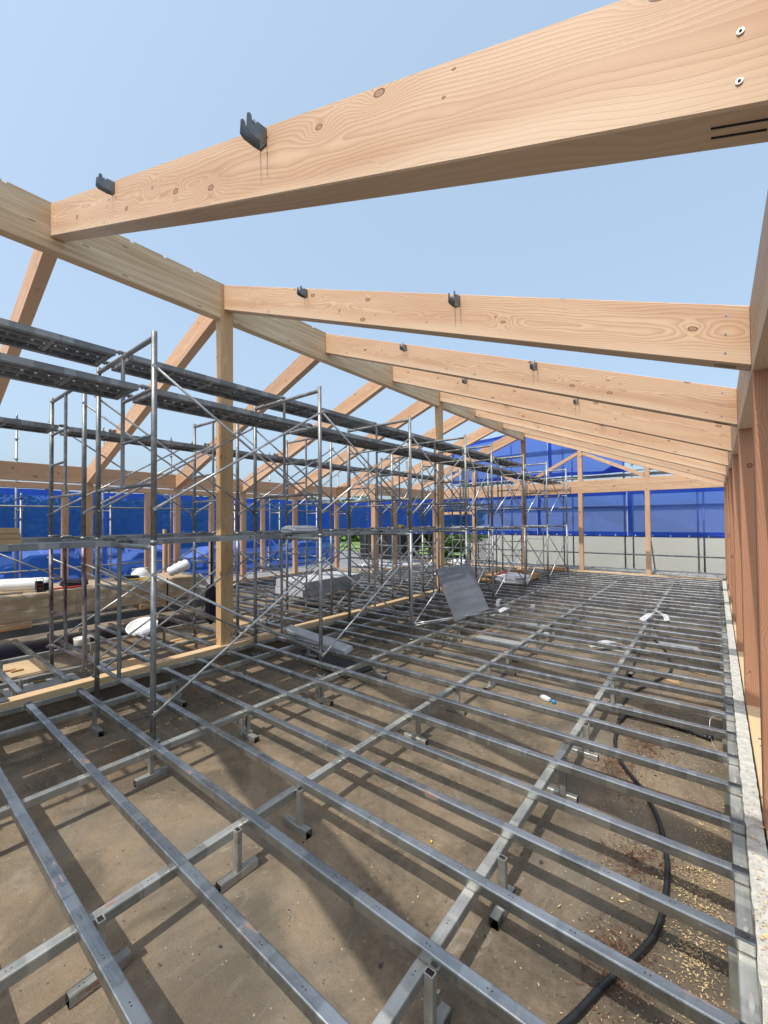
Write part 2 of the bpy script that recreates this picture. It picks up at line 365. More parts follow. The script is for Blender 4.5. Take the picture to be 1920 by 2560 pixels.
def place(o, mat, parent):
    PW[o.name] = mat
    if parent is not None:
        pm = PW.get(parent.name) or Matrix.Translation(parent.location)
        o.parent = parent; o.matrix_local = pm.inverted() @ mat
    else: o.matrix_world = mat; o.matrix_basis = mat
def copy_as(src, mat, parent):
    o = src.copy(); COL.objects.link(o); o.parent = None; place(o, mat, parent); return o
def frame(p0, p1, roll_up=(0, 0, 1), at='mid'):
    p0, p1 = Vector(p0), Vector(p1); x = (p1-p0).normalized(); u = Vector(roll_up)
    if abs(x.dot(u)) > .98: u = Vector((0, 1, 0))
    y = u.cross(x).normalized(); z = x.cross(y)
    m = Matrix((x, y, z)).transposed().to_4x4(); m.translation = (p0+p1)/2 if at == 'mid' else p0
    return m, (p1-p0).length
def rbox(bm, L, w, h, r=.004, seg=1, c=(0, 0, 0), cuts=0, mi=0, m=None):
    """prism along X with rounded long edges"""
    prof = []
    for (sy, sz, a0) in ((1, 1, 0), (-1, 1, 90), (-1, -1, 180), (1, -1, 270)):
        for i in range(seg+1):
            a = R(a0+90*i/seg); prof.append((sy*(w/2-r)+r*math.cos(a), sz*(h/2-r)+r*math.sin(a)))
    rings = []
    n = cuts+2
    for k in range(n):
        x = -L/2+L*k/(n-1)
        rings.append([bm.verts.new((m@Vector((x+c[0], a+c[1], b+c[2]))) if m else (x+c[0], a+c[1], b+c[2])) for a, b in prof])
    fs = []
    for k in range(n-1):
        for i in range(len(prof)):
            j = (i+1) % len(prof); fs.append(bm.faces.new((rings[k][i], rings[k][j], rings[k+1][j], rings[k+1][i])))
    fs.append(bm.faces.new(rings[0][::-1])); fs.append(bm.faces.new(rings[-1]))
    for f in fs: f.material_index = mi
    return fs
def rod(bm, p0, p1, r, n=10, mi=0, cap=True):
    m, L = frame(p0, p1)
    a = [bm.verts.new(m@Vector((-L/2, r*math.cos(2*math.pi*i/n), r*math.sin(2*math.pi*i/n)))) for i in range(n)]
    b = [bm.verts.new(m@Vector((L/2, r*math.cos(2*math.pi*i/n), r*math.sin(2*math.pi*i/n)))) for i in range(n)]
    fs = [bm.faces.new((a[i], a[(i+1) % n], b[(i+1) % n], b[i])) for i in range(n)]
    for f in fs: f.smooth = True
    if cap: fs += [bm.faces.new(a[::-1]), bm.faces.new(b)]
    for f in fs: f.material_index = mi
def path_tube(bm, pts, r, n=10, mi=0):
    pts = [Vector(p) for p in pts]; rings = []
    for i, p in enumerate(pts):
        d = (pts[min(i+1, len(pts)-1)]-pts[max(i-1, 0)]).normalized()
        y = Vector((0, 0, 1)).cross(d)
        y = y.normalized() if y.length > .01 else Vector((0, 1, 0)); z = d.cross(y)
        rr = r[i] if isinstance(r, list) else r
        rings.append([bm.verts.new(p+y*rr*math.cos(2*math.pi*k/n)+z*rr*math.sin(2*math.pi*k/n)) for k in range(n)])
    for a, b in zip(rings, rings[1:]):
        for k in range(n):
            f = bm.faces.new((a[k], a[(k+1) % n], b[(k+1) % n], b[k])); f.smooth = True; f.material_index = mi
    bm.faces.new(rings[0][::-1]).material_index = mi; bm.faces.new(rings[-1]).material_index = mi
def box(bm, x0, x1, y0, y1, z0, z1, mi=0):
    v = [bm.verts.new(p) for p in ((x0, y0, z0), (x1, y0, z0), (x1, y1, z0), (x0, y1, z0), (x0, y0, z1), (x1, y0, z1), (x1, y1, z1), (x0, y1, z1))]
    for q in ((0, 3, 2, 1), (4, 5, 6, 7), (0, 1, 5, 4), (1, 2, 6, 5), (2, 3, 7, 6), (3, 0, 4, 7)):
        bm.faces.new([v[i] for i in q]).material_index = mi
def beam(name, p0, p1, w, h, mat, parent, up_=(0, 0, 1), r=.004, cuts=0, seg=1):
    m, L = frame(p0, p1, up_); bm = bmesh.new(); rbox(bm, L, w, h, r, seg, cuts=cuts)
    return link(name, bm, mat, parent, m)
def spline(pts, n=8):
    P = [Vector(p) for p in pts]; P = [P[0]*2-P[1]]+P+[P[-1]*2-P[-2]]; out = []
    for i in range(1, len(P)-2):
        for k in range(n):
            t = k/n; a, b, c, d = P[i-1:i+3]
            out.append(.5*((2*b)+(c-a)*t+(2*a-5*b+4*c-d)*t*t+(3*b-a-3*c+d)*t**3))
    out.append(P[-2]); return out

# ------------------------------------------------------------------ the setting
def sheet(name, x0, x1, y0, y1, z, mat):
    bm = bmesh.new(); v = [bm.verts.new(p) for p in ((x0, y0, z), (x1, y0, z), (x1, y1, z), (x0, y1, z))]; bm.faces.new(v)
    return T(link(name, bm, mat), kind='structure')
sheet('ground', -900, 900, -900, 900, -1.5, ASPH)
sheet('lawn', -60, -10.5, 32, 80, -1.46, GRASS)
GZ = -.30
bm = bmesh.new(); box(bm, -12.2, 2.2, -8, 17.2, -1.6, GZ)
T(link('concrete_slab', bm, SLAB), kind='structure')
bm = bmesh.new(); box(bm, -12.15, -10.35, -6, 14.2, GZ-.002, -.09); box(bm, -10.34, -8.66, 10.45, 14.2, GZ-.002, -.10)
T(link('terrace', bm, GREYC), kind='structure')

# ------------------------------------------------------------------ timber frame
BAY, YA = 1.82, 1.13
RK = [YA+BAY*k for k in range(-2, 8)]           # near faces of the rafters
XR, XL = -4.985, -5.105                          # ridge faces
SL = .3823
frm = empty('timber_building', (-5.045, 6, 0), 'bare timber building frame with a ridge beam, rafters and posts rising over the steel floor', 'building frame')

def hanger_bm():
    bm = bmesh.new()
    out = [(0, -.037), (0, .037), (-.050, .033), (-.058, .016), (-.070, .014), (-.076, .024), (-.079, .040), (-.089, .044), (-.100, .034), (-.104, -.030), (-.085, -.043), (-.03, -.043)]
    for sx in (-.024, .024):
        a = [bm.verts.new((sx-.0018, y, z)) for y, z in out]; b = [bm.verts.new((sx+.0018, y, z)) for y, z in out]
        bm.faces.new(a); bm.faces.new(b[::-1])
        for i in range(len(out)):
            j = (i+1) % len(out); bm.faces.new((a[i], b[i], b[j], a[j]))
    box(bm, -.0222, .0222, -.0045, -.0008, -.037, .036)
    for sx in (-.0275, .0275): rod(bm, (sx-.002, -.066, .02), (sx+.002, -.066, .02), .008, 8, 1)
    return bm
HANG = None
def rafter(y0, side, hang=True, bolts=True, mat=FIR):
    global HANG
    w, dv = .12, .323
    if side > 0: xa, xb, za, zb = XR+.001, .16, 4.357, 4.357-SL*(.16-XR)
    else: xa, xb, za, zb = XL-.001, -10.2, 4.357, 4.357-SL*5.095
    # plumb cut ends: local X along the slope
    c = math.cos(math.atan(SL)); h = dv*c
    p0 = Vector((xa, y0+w/2, za+dv/2)); p1 = Vector((xb, y0+w/2, zb+dv/2))
    if side < 0: pass
    m, L = frame(p0, p1)
    bm = bmesh.new(); rbox(bm, L, w, h, .005, 1, cuts=0)
    for v in bm.verts:      # shear the two end faces back to plumb
        v.co.x -= v.co.z*SL
    o = link('rafter', bm, mat, frm, m)
    if hang:
        for i, hx in enumerate((-1.58, -3.38) if side > 0 else (-8.66, -6.85)):
            zt = 4.357+dv-SL*abs(hx-(XR if side > 0 else XL))
            mm = Matrix.Translation((hx, y0-.001, zt-.062))
            if HANG is None: HANG = link('purlin_hanger', hanger_bm(), [BRACKET, BOLT], o, mm)
            else: copy_as(HANG, mm, o)
    if bolts and side > 0:
        for i in range(3):
            bx = .055+.004*i; bz = zb+.055+.105*i+SL*(.16-bx)
            b = bmesh.new(); rod(b, (bx, y0-.003, bz), (bx, y0+.004, bz), .0065, 14)
            rod(b, (bx, y0-.0045, bz), (bx, y0-.0025, bz), .0028, 8, 1)
            link('bolt', b, [BOLT, HOLLOW], o)
    if bolts and side > 0:
        b = bmesh.new()
        for dy in (.045, .075): rbox(b, .10, .005, .004, .001, 1, c=(L/2-.055, dy-w/2, -h/2-.0005), m=m)
        link('slot', b, HOLLOW, o)
    return o
for k, y in enumerate(RK):
    kk = k-2
    rafter(y, 1, bolts=(0 <= kk <= 3)); 
    rafter(y, -1, mat=FIR3)

# ridge beams butt into the ridge posts
PY = [YA+BAY*k-.045 for k in (-2, 1, 4, 7)]
for a, b in zip(PY, PY[1:]):
    y0, y1 = a+.181, b-.001
    m, L = frame((XL+.06, y0, 4.46), (XL+.06, y1, 4.46)); bm = bmesh.new()
    rbox(bm, L, .119, .444, .003, 1, c=(0, 0, -.008))
    n = 15
    for i in range(n):     # shallow housings sawn out of the top edge
        xa, xb = -L/2+L*i/n+(.018 if i % 5 else 0), -L/2+L*(i+1)/n-(.018 if (i+1) % 5 else 0)
        box(bm, xa, xb, -.0585, .0585, .2145, .230)
    o = link('ridge_beam', bm, GLU, frm, m)
for i, y in enumerate(PY):
    last = i == 3
    beam('ridge_post', (XL+.06, y+.09, .001), (XL+.06, y+.09, 4.69), .12 if not last else .12, .18 if not last else .14, HEM if not last else FIR2, frm, (0, 1, 0), .005)
# little dowel holes down the nearest ridge post
for z in [.5+.36*i for i in range(10)]:
    for dx in (-.035,):
        b = bmesh.new(); rod(b, (XL+.06+dx, PY[1]-.002, z), (XL+.06+dx, PY[1]+.003, z), .007, 8); link('dowel_hole', b, HOLLOW, frm)

# wall plates
def plate(p0, p1, w, h, mat=FIR): return beam('wall_plate', p0, p1, w, h, mat, frm)
for a, b in ((-6, 2.95+.06), (2.952+.06, 8.47), (8.472, 13.87)):
    plate((.222, a, 2.53), (.222, b, 2.53), .12, .38)
for a, b in ((-6, 4.83), (4.832, 10.23)):
    plate((-10.261, a, 2.57), (-10.261, b, 2.57), .12, .34, FIR3)
plate((-11.96, -6, 2.44), (-11.96, 10.3, 2.44), .12, .13, FIR3)
plate((-10.32, 10.29, 2.58), (-8.61, 10.29, 2.58), .12, .36)
plate((-8.55, 10.36, 2.56), (-8.55, 13.86, 2.56), .12, .30)
plate((-8.61, 13.932, 2.475), (.16, 13.932, 2.475), .12, .19)
plate((-8.61, 13.932, 2.668), (-5.11, 13.932, 2.668), .12, .19)
plate((-4.97, 13.932, 2.668), (-.4, 13.932, 2.668), .12, .19)
plate((-8.49, 13.932, 1.84), (-6.94, 13.932, 1.84), .10, .10)
# ridge-end gable members
for (x, z1) in ((-3.28, 4.357+.0-SL*(3.28*0+(-3.28-XR))), (-1.52, 4.357-SL*(-1.52-XR)), (-6.87, 4.357-SL*(XL+6.87))):
    beam('gable_post', (x, 13.932, 2.765), (x, 13.932, z1), .12, .13, FIR3, frm, (0, 1, 0))
for (x0, z0, x1, z1) in ((-4.93, 2.80, -3.35, 3.62), (-1.60, 2.82, -3.21, 3.62), (-5.16, 2.80, -6.80, 3.62), (-8.45, 2.82, -6.94, 3.6)):
    beam('brace', (x0, 13.932, z0), (x1, 13.932, z1), .09, .10, FIR, frm)
for x in (-6.87, -3.28, -1.52): beam('post', (x, 13.932, .001), (x, 13.932, 2.379), .12, .12, FIR3, frm, (0, 1, 0))
# right wall
for k in range(-2, 8):
    y = YA+BAY*k+.06-.07
    beam('post', (.222, y, .001), (.222, y, 2.339), .12, .12, FIR2, frm, (0, 1, 0), .005)
    if 1 <= k < 7: pass
# left wall and the outer row
for k in range(-1, 6):
    y = YA+BAY*k+.06
    beam('post', (-10.261, y, .001), (-10.261, y, 2.399), .12, .12, FIR3, frm, (0, 1, 0), .005)
    if y < 10: beam('post', (-11.96, y+.02, -.09), (-11.96, y+.02, 2.374), .12, .12, FIR3, frm, (0, 1, 0), .005)
for (x, y, z1, w) in ((-8.55, 10.29, 2.76, .17), (-8.55, 11.35, 2.41, .12), (-8.55, 12.25, 2.41, .12), (-8.55, 13.932, 2.379, .12)):
    beam('post', (x, y, .001), (x, y, z1), w, w, FIR3, frm, (0, 1, 0), .005)
# short spare pieces strapped to a post
beam('packing_block', (-10.40, 4.60, .0), (-10.40, 4.60, 1.42), .1, .05, HEM, frm, (0, 1, 0))
beam('packing_block', (-10.36, 4.68, .0), (-10.36, 4.68, 1.30), .1, .05, HEM, frm, (0, 1, 0))
# sills
for x, a, b in ((-5.02, -3, 4.9), (-5.02, 4.902, 13.86)):
    beam('sill', (x, a, -.06), (x, b, -.06), .13, .12, PALE, frm)
beam('sill', (-10.261, -3, -.05), (-10.261, 10.35, -.05), .12, .10, PALE, frm)
beam('sill', (-8.55, 10.36, -.05), (-8.55, 13.86, -.05), .12, .10, PALE, frm)
beam('sill', (-10.19, 10.29, -.05), (-8.49, 10.29, -.05), .12, .10, PALE, frm)
beam('sill', (-8.49, 13.93, -.05), (.10, 13.93, -.05), .12, .10, PALE, frm)
sr = beam('sill', (.232, -3, -.056), (.232, 13.9, -.056), .13, .11, PALE, frm)
# printed marks on the sill
b = bmesh.new()
box(b, .205, .255, 4.02, 4.035, .0005, .0022); box(b, .205, .255, 3.90, 3.915, .0005, .0022); box(b, .226, .234, 3.914, 4.021, .0005, .0021)
for i in range(7):
    y = 3.72-.05*i
    for j in range(5):
        if random.random() < .8: box(b, .205+.009*j, .211+.009*j, y-.012, y+.006+.01*random.random(), .0005, .0016)
link('printed_mark', b, HOLLOW, sr)

for nm_, q, lb in (('footing', (-5.075, -4.965, -3, 13.86), 'low concrete footing under the middle timber sill'), ('footing', (.17, .29, -3, 13.9), 'low concrete footing under the right wall sill'), ('footing', (-8.49, .10, 13.885, 13.975), 'low concrete footing under the far end sill')):
    bm = bmesh.new(); box(bm, *q, GZ+.001, -.112 if q[0] > -8 and q[2] < 0 else -.102); T(link(nm_, bm, SLAB), lb, 'footing')
# ------------------------------------------------------------------ low mortar kerb beside the right wall
def rough_strip(bm, x0, x1, y0, y1, z0, z1, n, jit):
    pr = []
    for i in range(n+1):
        y = y0+(y1-y0)*i/n; j = lambda: random.uniform(-jit, jit)
        pr.append([bm.verts.new((x0+j(), y, z0)), bm.verts.new((x0+j(), y, z1-.004+j()*.4)), bm.verts.new((x0*.5+x1*.5, y, z1+j()*.6)), bm.verts.new((x1+j()*.4, y, z1-.003+j()*.3)), bm.verts.new((x1, y, z0))])
    for a, c in zip(pr, pr[1:]):
        for k in range(4): bm.faces.new((a[k], a[k+1], c[k+1], c[k]))
        bm.faces.new((a[4], a[0], c[0], c[4]))
    bm.faces.new(pr[0]); bm.faces.new(pr[-1][::-1])
bm = bmesh.new(); rough_strip(bm, .086, .158, -3, 13.8, GZ, -.004, 420, .004)
T(link('mortar_kerb', bm, CURB), 'long rough white mortar kerb beside the right hand wall sill', 'kerb')

# ------------------------------------------------------------------ steel floor frame
JY = [.169+.025+.3824*k for k in range(-3, 36)]
TUBE = {}
def tube_bm(L, w=.05, h=.05, seg=2, r=.006, hollow=True):
    bm = bmesh.new(); rbox(bm, L, w, h, r, seg, cuts=0)
    for f in bm.faces:
        if len(f.verts) == 4: f.smooth = False
    if hollow:   # open ends: inset and push in
        ends = [f for f in bm.faces if len(f.verts) > 4]
        res = bmesh.ops.inset_region(bm, faces=ends, thickness=.003, use_even_offset=True)
        for f in ends:
            f.material_index = 1
            s = 1 if f.calc_center_median().x > 0 else -1
            for v in f.verts: v.co.x -= s*.06
    return bm
def joist(parent, x0, x1, y, L=None):
    key = ('j', round(x1-x0, 3)); m, L = frame((x0, y, -.025), (x1, y, -.025))
    if key not in TUBE: TUBE[key] = link('joist', tube_bm(L), [STEEL, HOLLOW], parent, m); return TUBE[key]
    return copy_as(TUBE[key], m, parent)
def bearer(parent, x, y0, y1, z=-.0755):
    m, L = frame((x, y0, z), (x, y1, z)); return link('bearer', tube_bm(L), [STEEL2, HOLLOW], parent, m)
PED = {}
def pedestal(parent, x, y, kind=0, side=1):
    """square leg welded beside the bearer on a flat foot tube; kind 0: foot across, 1: foot along, 2: two legs"""
    key = (kind, side)
    base = Matrix.Translation((x, y, 0))
    ox = side*.046
    if key not in PED:
        bm = bmesh.new(); mm = Matrix.Translation((ox, 0, -.15))@Matrix.Rotation(R(90), 4, 'Y')
        top = -.045
        for dy in ((0,) if kind < 2 else (-.03, .03)):
            m2 = Matrix.Translation((ox, dy, (top+GZ+.045)/2))@Matrix.Rotation(R(90), 4, 'Y')
            rbox(bm, top-GZ-.045, .03, .04, .003, 1, m=m2)
            box(bm, ox-.015, ox+.015, dy-.010, dy+.010, top, top+.0008, 1)
        leg = link('pedestal', bm, [STEEL2, HOLLOW], parent, base)
        m, L = frame((-.09, 0, GZ+.0235), (.13, 0, GZ+.0235)) if kind != 1 else frame((ox, -.11, GZ+.0235), (ox, .11, GZ+.0235))
        foot = link('foot', tube_bm(L, .045, .045, 1, .004), [STEEL2, HOLLOW], leg, base@m)
        PED[key] = (leg, foot, m); return leg
    leg, foot, m = PED[key]
    a = copy_as(leg, base, parent); copy_as(foot, base@m, a); return a
def ledger(parent, x, y0, y1, w=.055, z=-.0515, h=.04):
    return beam('ledger', (x, y0, z-h/2), (x, y1, z-h/2), w, h, STEEL2, parent)

fl = empty('steel_floor_frame', (-2.4, 6, GZ), 'grid of galvanised square tube joists on low pedestals between timber sill and white kerb', 'steel floor frame')
for y in JY: joist(fl, -4.81, .084, y)
for x in (-.885, -2.06, -3.235, -4.41):
    for a, b_ in ((-1.2, 4.1), (4.12, 9.5), (9.52, 13.8)): bearer(fl, x, a, b_)
ledger(fl, .057, -1.2, 13.8); ledger(fl, -4.915, -1.2, 13.8, .008, -.052, .05)
spec = {(-3.235): [(.36, 1), (1.36, 1), (2.14, 2), (3.03, 2), (3.92, 0), (4.98, 0)],
        (-2.06): [(-.2, 1), (.64, 1), (1.27, 1), (1.69, 0), (2.98, 0), (3.67, 0), (4.40, 1), (4.95, 2)],
        (-.885): [(.3, 0), (1.3, 1), (1.95, 1), (2.98, 2), (3.6, 0), (4.7, 2)],
        (-4.41): [(.5, 0), (1.36, 0), (2.1, 2), (2.9, 0), (3.9, 0), (4.9, 2)]}
for x, l in spec.items():
    for y, kd in l: pedestal(fl, x, y, kd, 1 if x > -3 else -1)
    for y in [5.9+.92*i for i in range(9)]: pedestal(fl, x, y+random.uniform(-.12, .12), random.choice((0, 1, 2)), 1)
for y in (1.62, 2.12, 3.43, 4.15, 4.8, 5.4, 6.0, 6.9, 7.9, 8.9, 9.9, 11):
    beam('ledger_leg', (.028, y, GZ+.001), (.028, y, -.09), .05, .045, STEEL2, fl, (0, 1, 0))
for i in range(34):    # mortar smears on the right ledger
    y = .2+.3824*i; bm = bmesh.new(); rough_strip(bm, .036, .083, y, y+random.uniform(.15, .29), -.056, -.0515, 6, .003)
    link('mortar_smear', bm, PATCH if i % 3 else CURB, fl)

fl2 = empty('steel_floor_frame', (-7.6, 6, GZ), 'second grid of galvanised tube joists on the far left side of the timber sill', 'steel floor frame')
for i, y in enumerate(JY):
    if y > 13.8: continue
    if y < 4.3 and y > 0: joist(fl2, -7.55, -5.10, y+.015)
    elif y < 10.1: joist(fl2, -10.15, -5.10, y+.015)
    else: joist(fl2, -8.45, -5.10, y+.015)
for x in (-5.74, -6.72): bearer(fl2, x, -1.2, 6); bearer(fl2, x, 6.02, 13.8)
for x in (-7.9, -9.08):
    bearer(fl2, x, 4.4, 10.1)
ledger(fl2, -5.16, -1.2, 13.8, .05, -.054)
for x in (-5.74, -6.72):
    for y in [.1+.95*i for i in range(14)]: pedestal(fl2, x, y, random.choice((0, 1, 2)), 1)
for x in (-7.9, -9.08):
    for y in [4.7+.95*i for i in range(6)]: pedestal(fl2, x, y, random.choice((0, 1)), 1)
# decking strips beyond the far sill
fl3 = empty('metal_decking', (-4, 14.8, GZ), 'low ribbed metal decking beyond the far timber sill in front of the stucco wall', 'decking')
for i in range(7): joist(fl3, -8.4, .9, 14.15+.2*i)
bearer(fl3, -4, 14.05, 15.5)
for x in (-8, -.5): bearer(fl3, x, 14.05, 15.5)
for x in (-7.95, -3.95, -.45): pedestal(fl3, x, 14.4, 1, 1); pedestal(fl3, x, 15.2, 1, 1)

# ------------------------------------------------------------------ scaffolds
FB = {}
def frame_bm(up_frame, flip, W_=1.27):
    """local: near leg at x=0, far leg at x=-W_"""
    bm = bmesh.new(); r = .0225; rr = .0168
    xs = (0, -W_)
    xi = -.65 if not flip else -W_+.56
    if up_frame: z0, z1, lo, top = 1.42, 3.15, 1.90, 3.10; rg = (2.30, 2.68)
    else: z0, z1, lo, top = GZ+.006, 1.42, .16, 1.375; rg = (.56, .97)
    for x in xs: rod(bm, (x, 0, z0), (x, 0, z1), r, 12)
    rod(bm, (0, 0, top), (-W_, 0, top), r*.95, 12, cap=False); rod(bm, (0, 0, lo), (-W_, 0, lo), rr, 10, cap=False)
    rod(bm, (xi, 0, lo), (xi, 0, top), rr, 10, cap=False)
    a, b = (0, xi) if not flip else (-W_, xi)
    for z in rg: rod(bm, (a, 0, z), (b, 0, z), rr*.9, 8, cap=False)
    for x in xs:      # brace pins
        for z in ((2.85, 1.70) if up_frame else (1.15, .06)): rod(bm, (x-.05, 0, z), (x+.05, 0, z), .007, 6)
    if not up_frame:
        for x in xs: box(bm, x-.07, x+.07, -.07, .07, GZ, GZ+.006); rod(bm, (x, 0, -.2), (x, 0, -.17), .05, 8)
    else:
        for x in xs: rod(bm, (x, 0, 1.405), (x, 0, 1.435), .028, 12)
    return bm
def uframe(parent, x, y, upf, flip, mats=(PIPE,), W_=1.27, tilt=0):
    mm = Matrix.Translation((x, y, 0))
    if tilt: mm = mm@Matrix.Translation((0, 0, 1.42))@Matrix.Rotation(tilt, 4, 'Y')@Matrix.Translation((0, 0, -1.42))
    key = (upf, flip, mats[0].name, W_)
    if key not in FB: FB[key] = link('scaffold_frame', frame_bm(upf, flip, W_), list(mats), parent, mm); return FB[key]
    return copy_as(FB[key], mm, parent)
def brace(parent, p0, p1):
    bm = bmesh.new(); m, L = frame(p0, p1); rod(bm, (-L/2, 0, 0), (L/2, 0, 0), .0115, 8)
    for s in (-1, 1): box(bm, s*L/2-.03, s*L/2+.03, -.004, .004, -.013, .013)
    return link('cross_brace', bm, PIPE2, parent, m)
def xbrace(parent, x, ya, yb, za, zb, side):
    brace(parent, (x+side*.030, ya, za), (x+side*.030, yb, zb)); brace(parent, (x+side*.052, ya, zb), (x+side*.052, yb, za))
def plank(parent, xc, y0, y1, z, w=.48):
    """steel scaffold plank: perforated pan, side channels, cross ribs, hooks; top at z"""
    m, L = frame((xc, y0, z), (xc, y1, z)); bm = bmesh.new()
    L2 = L/2-.06
    v = [bm.verts.new(p) for p in ((-L2, -w/2+.02, -.004), (L2, -w/2+.02, -.004), (L2, w/2-.02, -.004), (-L2, w/2-.02, -.004))]
    bm.faces.new(v).material_index = 1
    for s in (-1, 1):
        box(bm, -L2, L2, s*(w/2-.012)-.010, s*(w/2-.012)+.010, -.044, .003)
        box(bm, -L2, L2, min(s*(w/2-.055), s*(w/2-.022)), max(s*(w/2-.055), s*(w/2-.022)), -.044, -.040)
        box(bm, -L2, L2, s*.07-.012, s*.07+.012, -.03, -.0045)
    for i in range(5):
        x = -L2+.02+(2*L2-.04)*i/4; box(bm, x-.016, x+.016, -w/2+.022, w/2-.022, -.042 if i in (0, 4) else -.034, -.006)
    for sx in (-1, 1):
        for s in (-1, 1):
            yc = s*(w/2-.05); pts = [(sx*(L2-.01), yc, -.015), (sx*(L2+.03), yc, .012), (sx*(L2+.06), yc, .014), (sx*(L2+.082), yc, -.008)]
            path_tube(bm, pts, .015, 6)
    return link('scaffold_plank', bm, [PLANK, PERF], parent, m)
YS = [1.502, 3.331, 5.16, 6.93, 8.07, 9.90, 11.62, 13.5]
X1, X2 = -3.587, -5.28
sc1 = empty('scaffold', (X1, 1.5, GZ), 'near two storey pipe scaffold row with two high lines of planks', 'scaffold', 'inner scaffold rows')
sc2 = empty('scaffold', (X2, 1.5, GZ), 'two storey pipe scaffold row behind the ridge posts with a maroon foot frame', 'scaffold', 'inner scaffold rows')
for i, y in enumerate(YS):
    uframe(sc1, X1, y, True, False); uframe(sc1, X1, y, False, True)
    if i < 7:
        uframe(sc2, X2, y, True, True, W_=1.21)
        uframe(sc2, X2, y, False, True, (MAROON,) if i == 0 else (PIPE,), 1.21, R(-3.2) if i == 0 else 0)
for i, (a, b_) in enumerate(zip(YS, YS[1:])):
    for x, s in ((X1, 1), (X1-1.27, -1)):
        xbrace(sc1, x, a, b_, 2.85, 1.70, s); xbrace(sc1, x, a, b_, 1.15, .06, s)
    if i < 6:
        for x, s in ((X2, 1), (X2-1.21, -1)):
            xbrace(sc2, x, a, b_, 2.85, 1.70, s); xbrace(sc2, x, a, b_, 1.15, .06, s)
YP = [-2.156, -.327]+YS
for i, (a, b_) in enumerate(zip(YP, YP[1:])):
    if b_ < 12: plank(sc1, -4.47, a, b_, 3.145)
    plank(sc1, -3.96, a, b_, 2.725, .46)
    if b_ < 7: plank(sc2, -6.20, a, b_, 2.725, .44)
    elif b_ < 11: plank(sc2, -5.95, a, b_, 2.725, .40)
    plank(sc1, -4.40, a, b_, 1.42, .5) if b_ < 9 else None
    plank(sc2, -6.05, a, b_, 1.42, .5) if b_ < 10 else None
# one bay behind the camera carries the planks
for y in (-.327, -2.156):
    uframe(sc1, X1, y, True, False); uframe(sc1, X1, y, False, True)
    uframe(sc2, X2, y, True, True, W_=1.21); uframe(sc2, X2, y, False, True, W_=1.21)

# outer scaffold (single pipe system)
def outer(name, label, legs, rails, boards=(), loc=(0, 0, 0), diag=()):
    e = empty(name, loc, label, 'scaffold')
    for (x, y, z0, z1) in legs:
        bm = bmesh.new(); rod(bm, (0, 0, z0), (0, 0, z1-.12), .0243, 10); rod(bm, (0, 0, z1-.12), (0, 0, z1), .019, 8)
        z = z0+.35
        while z < z1-.1: rod(bm, (0, 0, z), (0, 0, z+.008), .055, 8); z += .475
        box(bm, -.07, .07, -.07, .07, z0, z0+.006)
        link('upright', bm, PIPE, e, Matrix.Translation((x, y, 0)))
    for p, q in rails:
        bm = bmesh.new(); rod(bm, p, q, .0215, 8); link('rail', bm, PIPE, e)
    for p, q in diag:
        bm = bmesh.new(); rod(bm, p, q, .019, 8); link('diagonal', bm, PIPE, e)
    for (x0, y0, x1, y1, z, w) in boards:
        m, L = frame((x0, y0, z), (x1, y1, z)); bm = bmesh.new(); rbox(bm, L, w, .045, .004); link('scaffold_board', bm, PLANK, e, m)
    return e
lx = [.54+1.8*i for i in range(8)]
legs = [(-13.0, y, -1.5, 4.2 if i % 1 == 0 else 2.4) for i, y in enumerate(lx)]+[(-12.4, y-.02, -1.5, 2.28) for y in lx]
rails = [((-12.36, -3, z), (-12.36, 13.2, z)) for z in (1.98, .5, 0)]+[((-13.045, -3, z), (-13.045, 13.2, z)) for z in (2.46, .95, -.1)]
for y in lx: rails += [((-12.35, y, 1.9), (-13.05, y, 1.9)), ((-12.35, y, .2), (-13.05, y, .2))]
outer('outer_scaffold', 'tall pipe scaffold along the left side of the building holding the blue sheets', legs, rails, loc=(-13, 6, -1.5), diag=[((-12.3, 1.9, .95), (-12.3, 4.6, -.6)), ((-12.42, 8.6, .9), (-12.42, 10.0, -.3))])
legs = []; rails = []
for x in (-.42, -2.28, -4.12, -5.95, -7.8, -9.6, -11.4, -13.2, -15.0, -16.8):
    legs += [(x, 15.15, GZ if x > -12 else -1.5, 4.4 if x < -2 else 2.5), (x+.12 if x > -3 else x+.1, 15.95, GZ if x > -12 else -1.5, 4.4 if x < -2 else 2.45)]
for z in (1.975, 1.03, .465, 0): rails.append(((-16.9, 15.10, z), (1.2, 15.10, z)))
for z in (2.95, 3.98): rails.append(((-8.2, 15.10, z), (-1.6, 15.10, z)))
for z in (3.02, 3.12): rails.append(((-8.0, 15.3, z), (.4, 15.3, z)))
boards = [(-8.2, 15.5, -2.2, 15.5, 3.95, .5), (-8.2, 15.55, .2, 15.55, 3.0, .5)]
outer('outer_scaffold', 'pipe scaffold across the far end between the gable and the stucco wall', legs, rails, boards, (-6, 15.2, GZ), diag=[((-1.55, 15.9, -.2), (-1.85, 15.9, 2.6)), ((-1.5, 15.6, 3.2), (-2.0, 15.6, 4.0))])

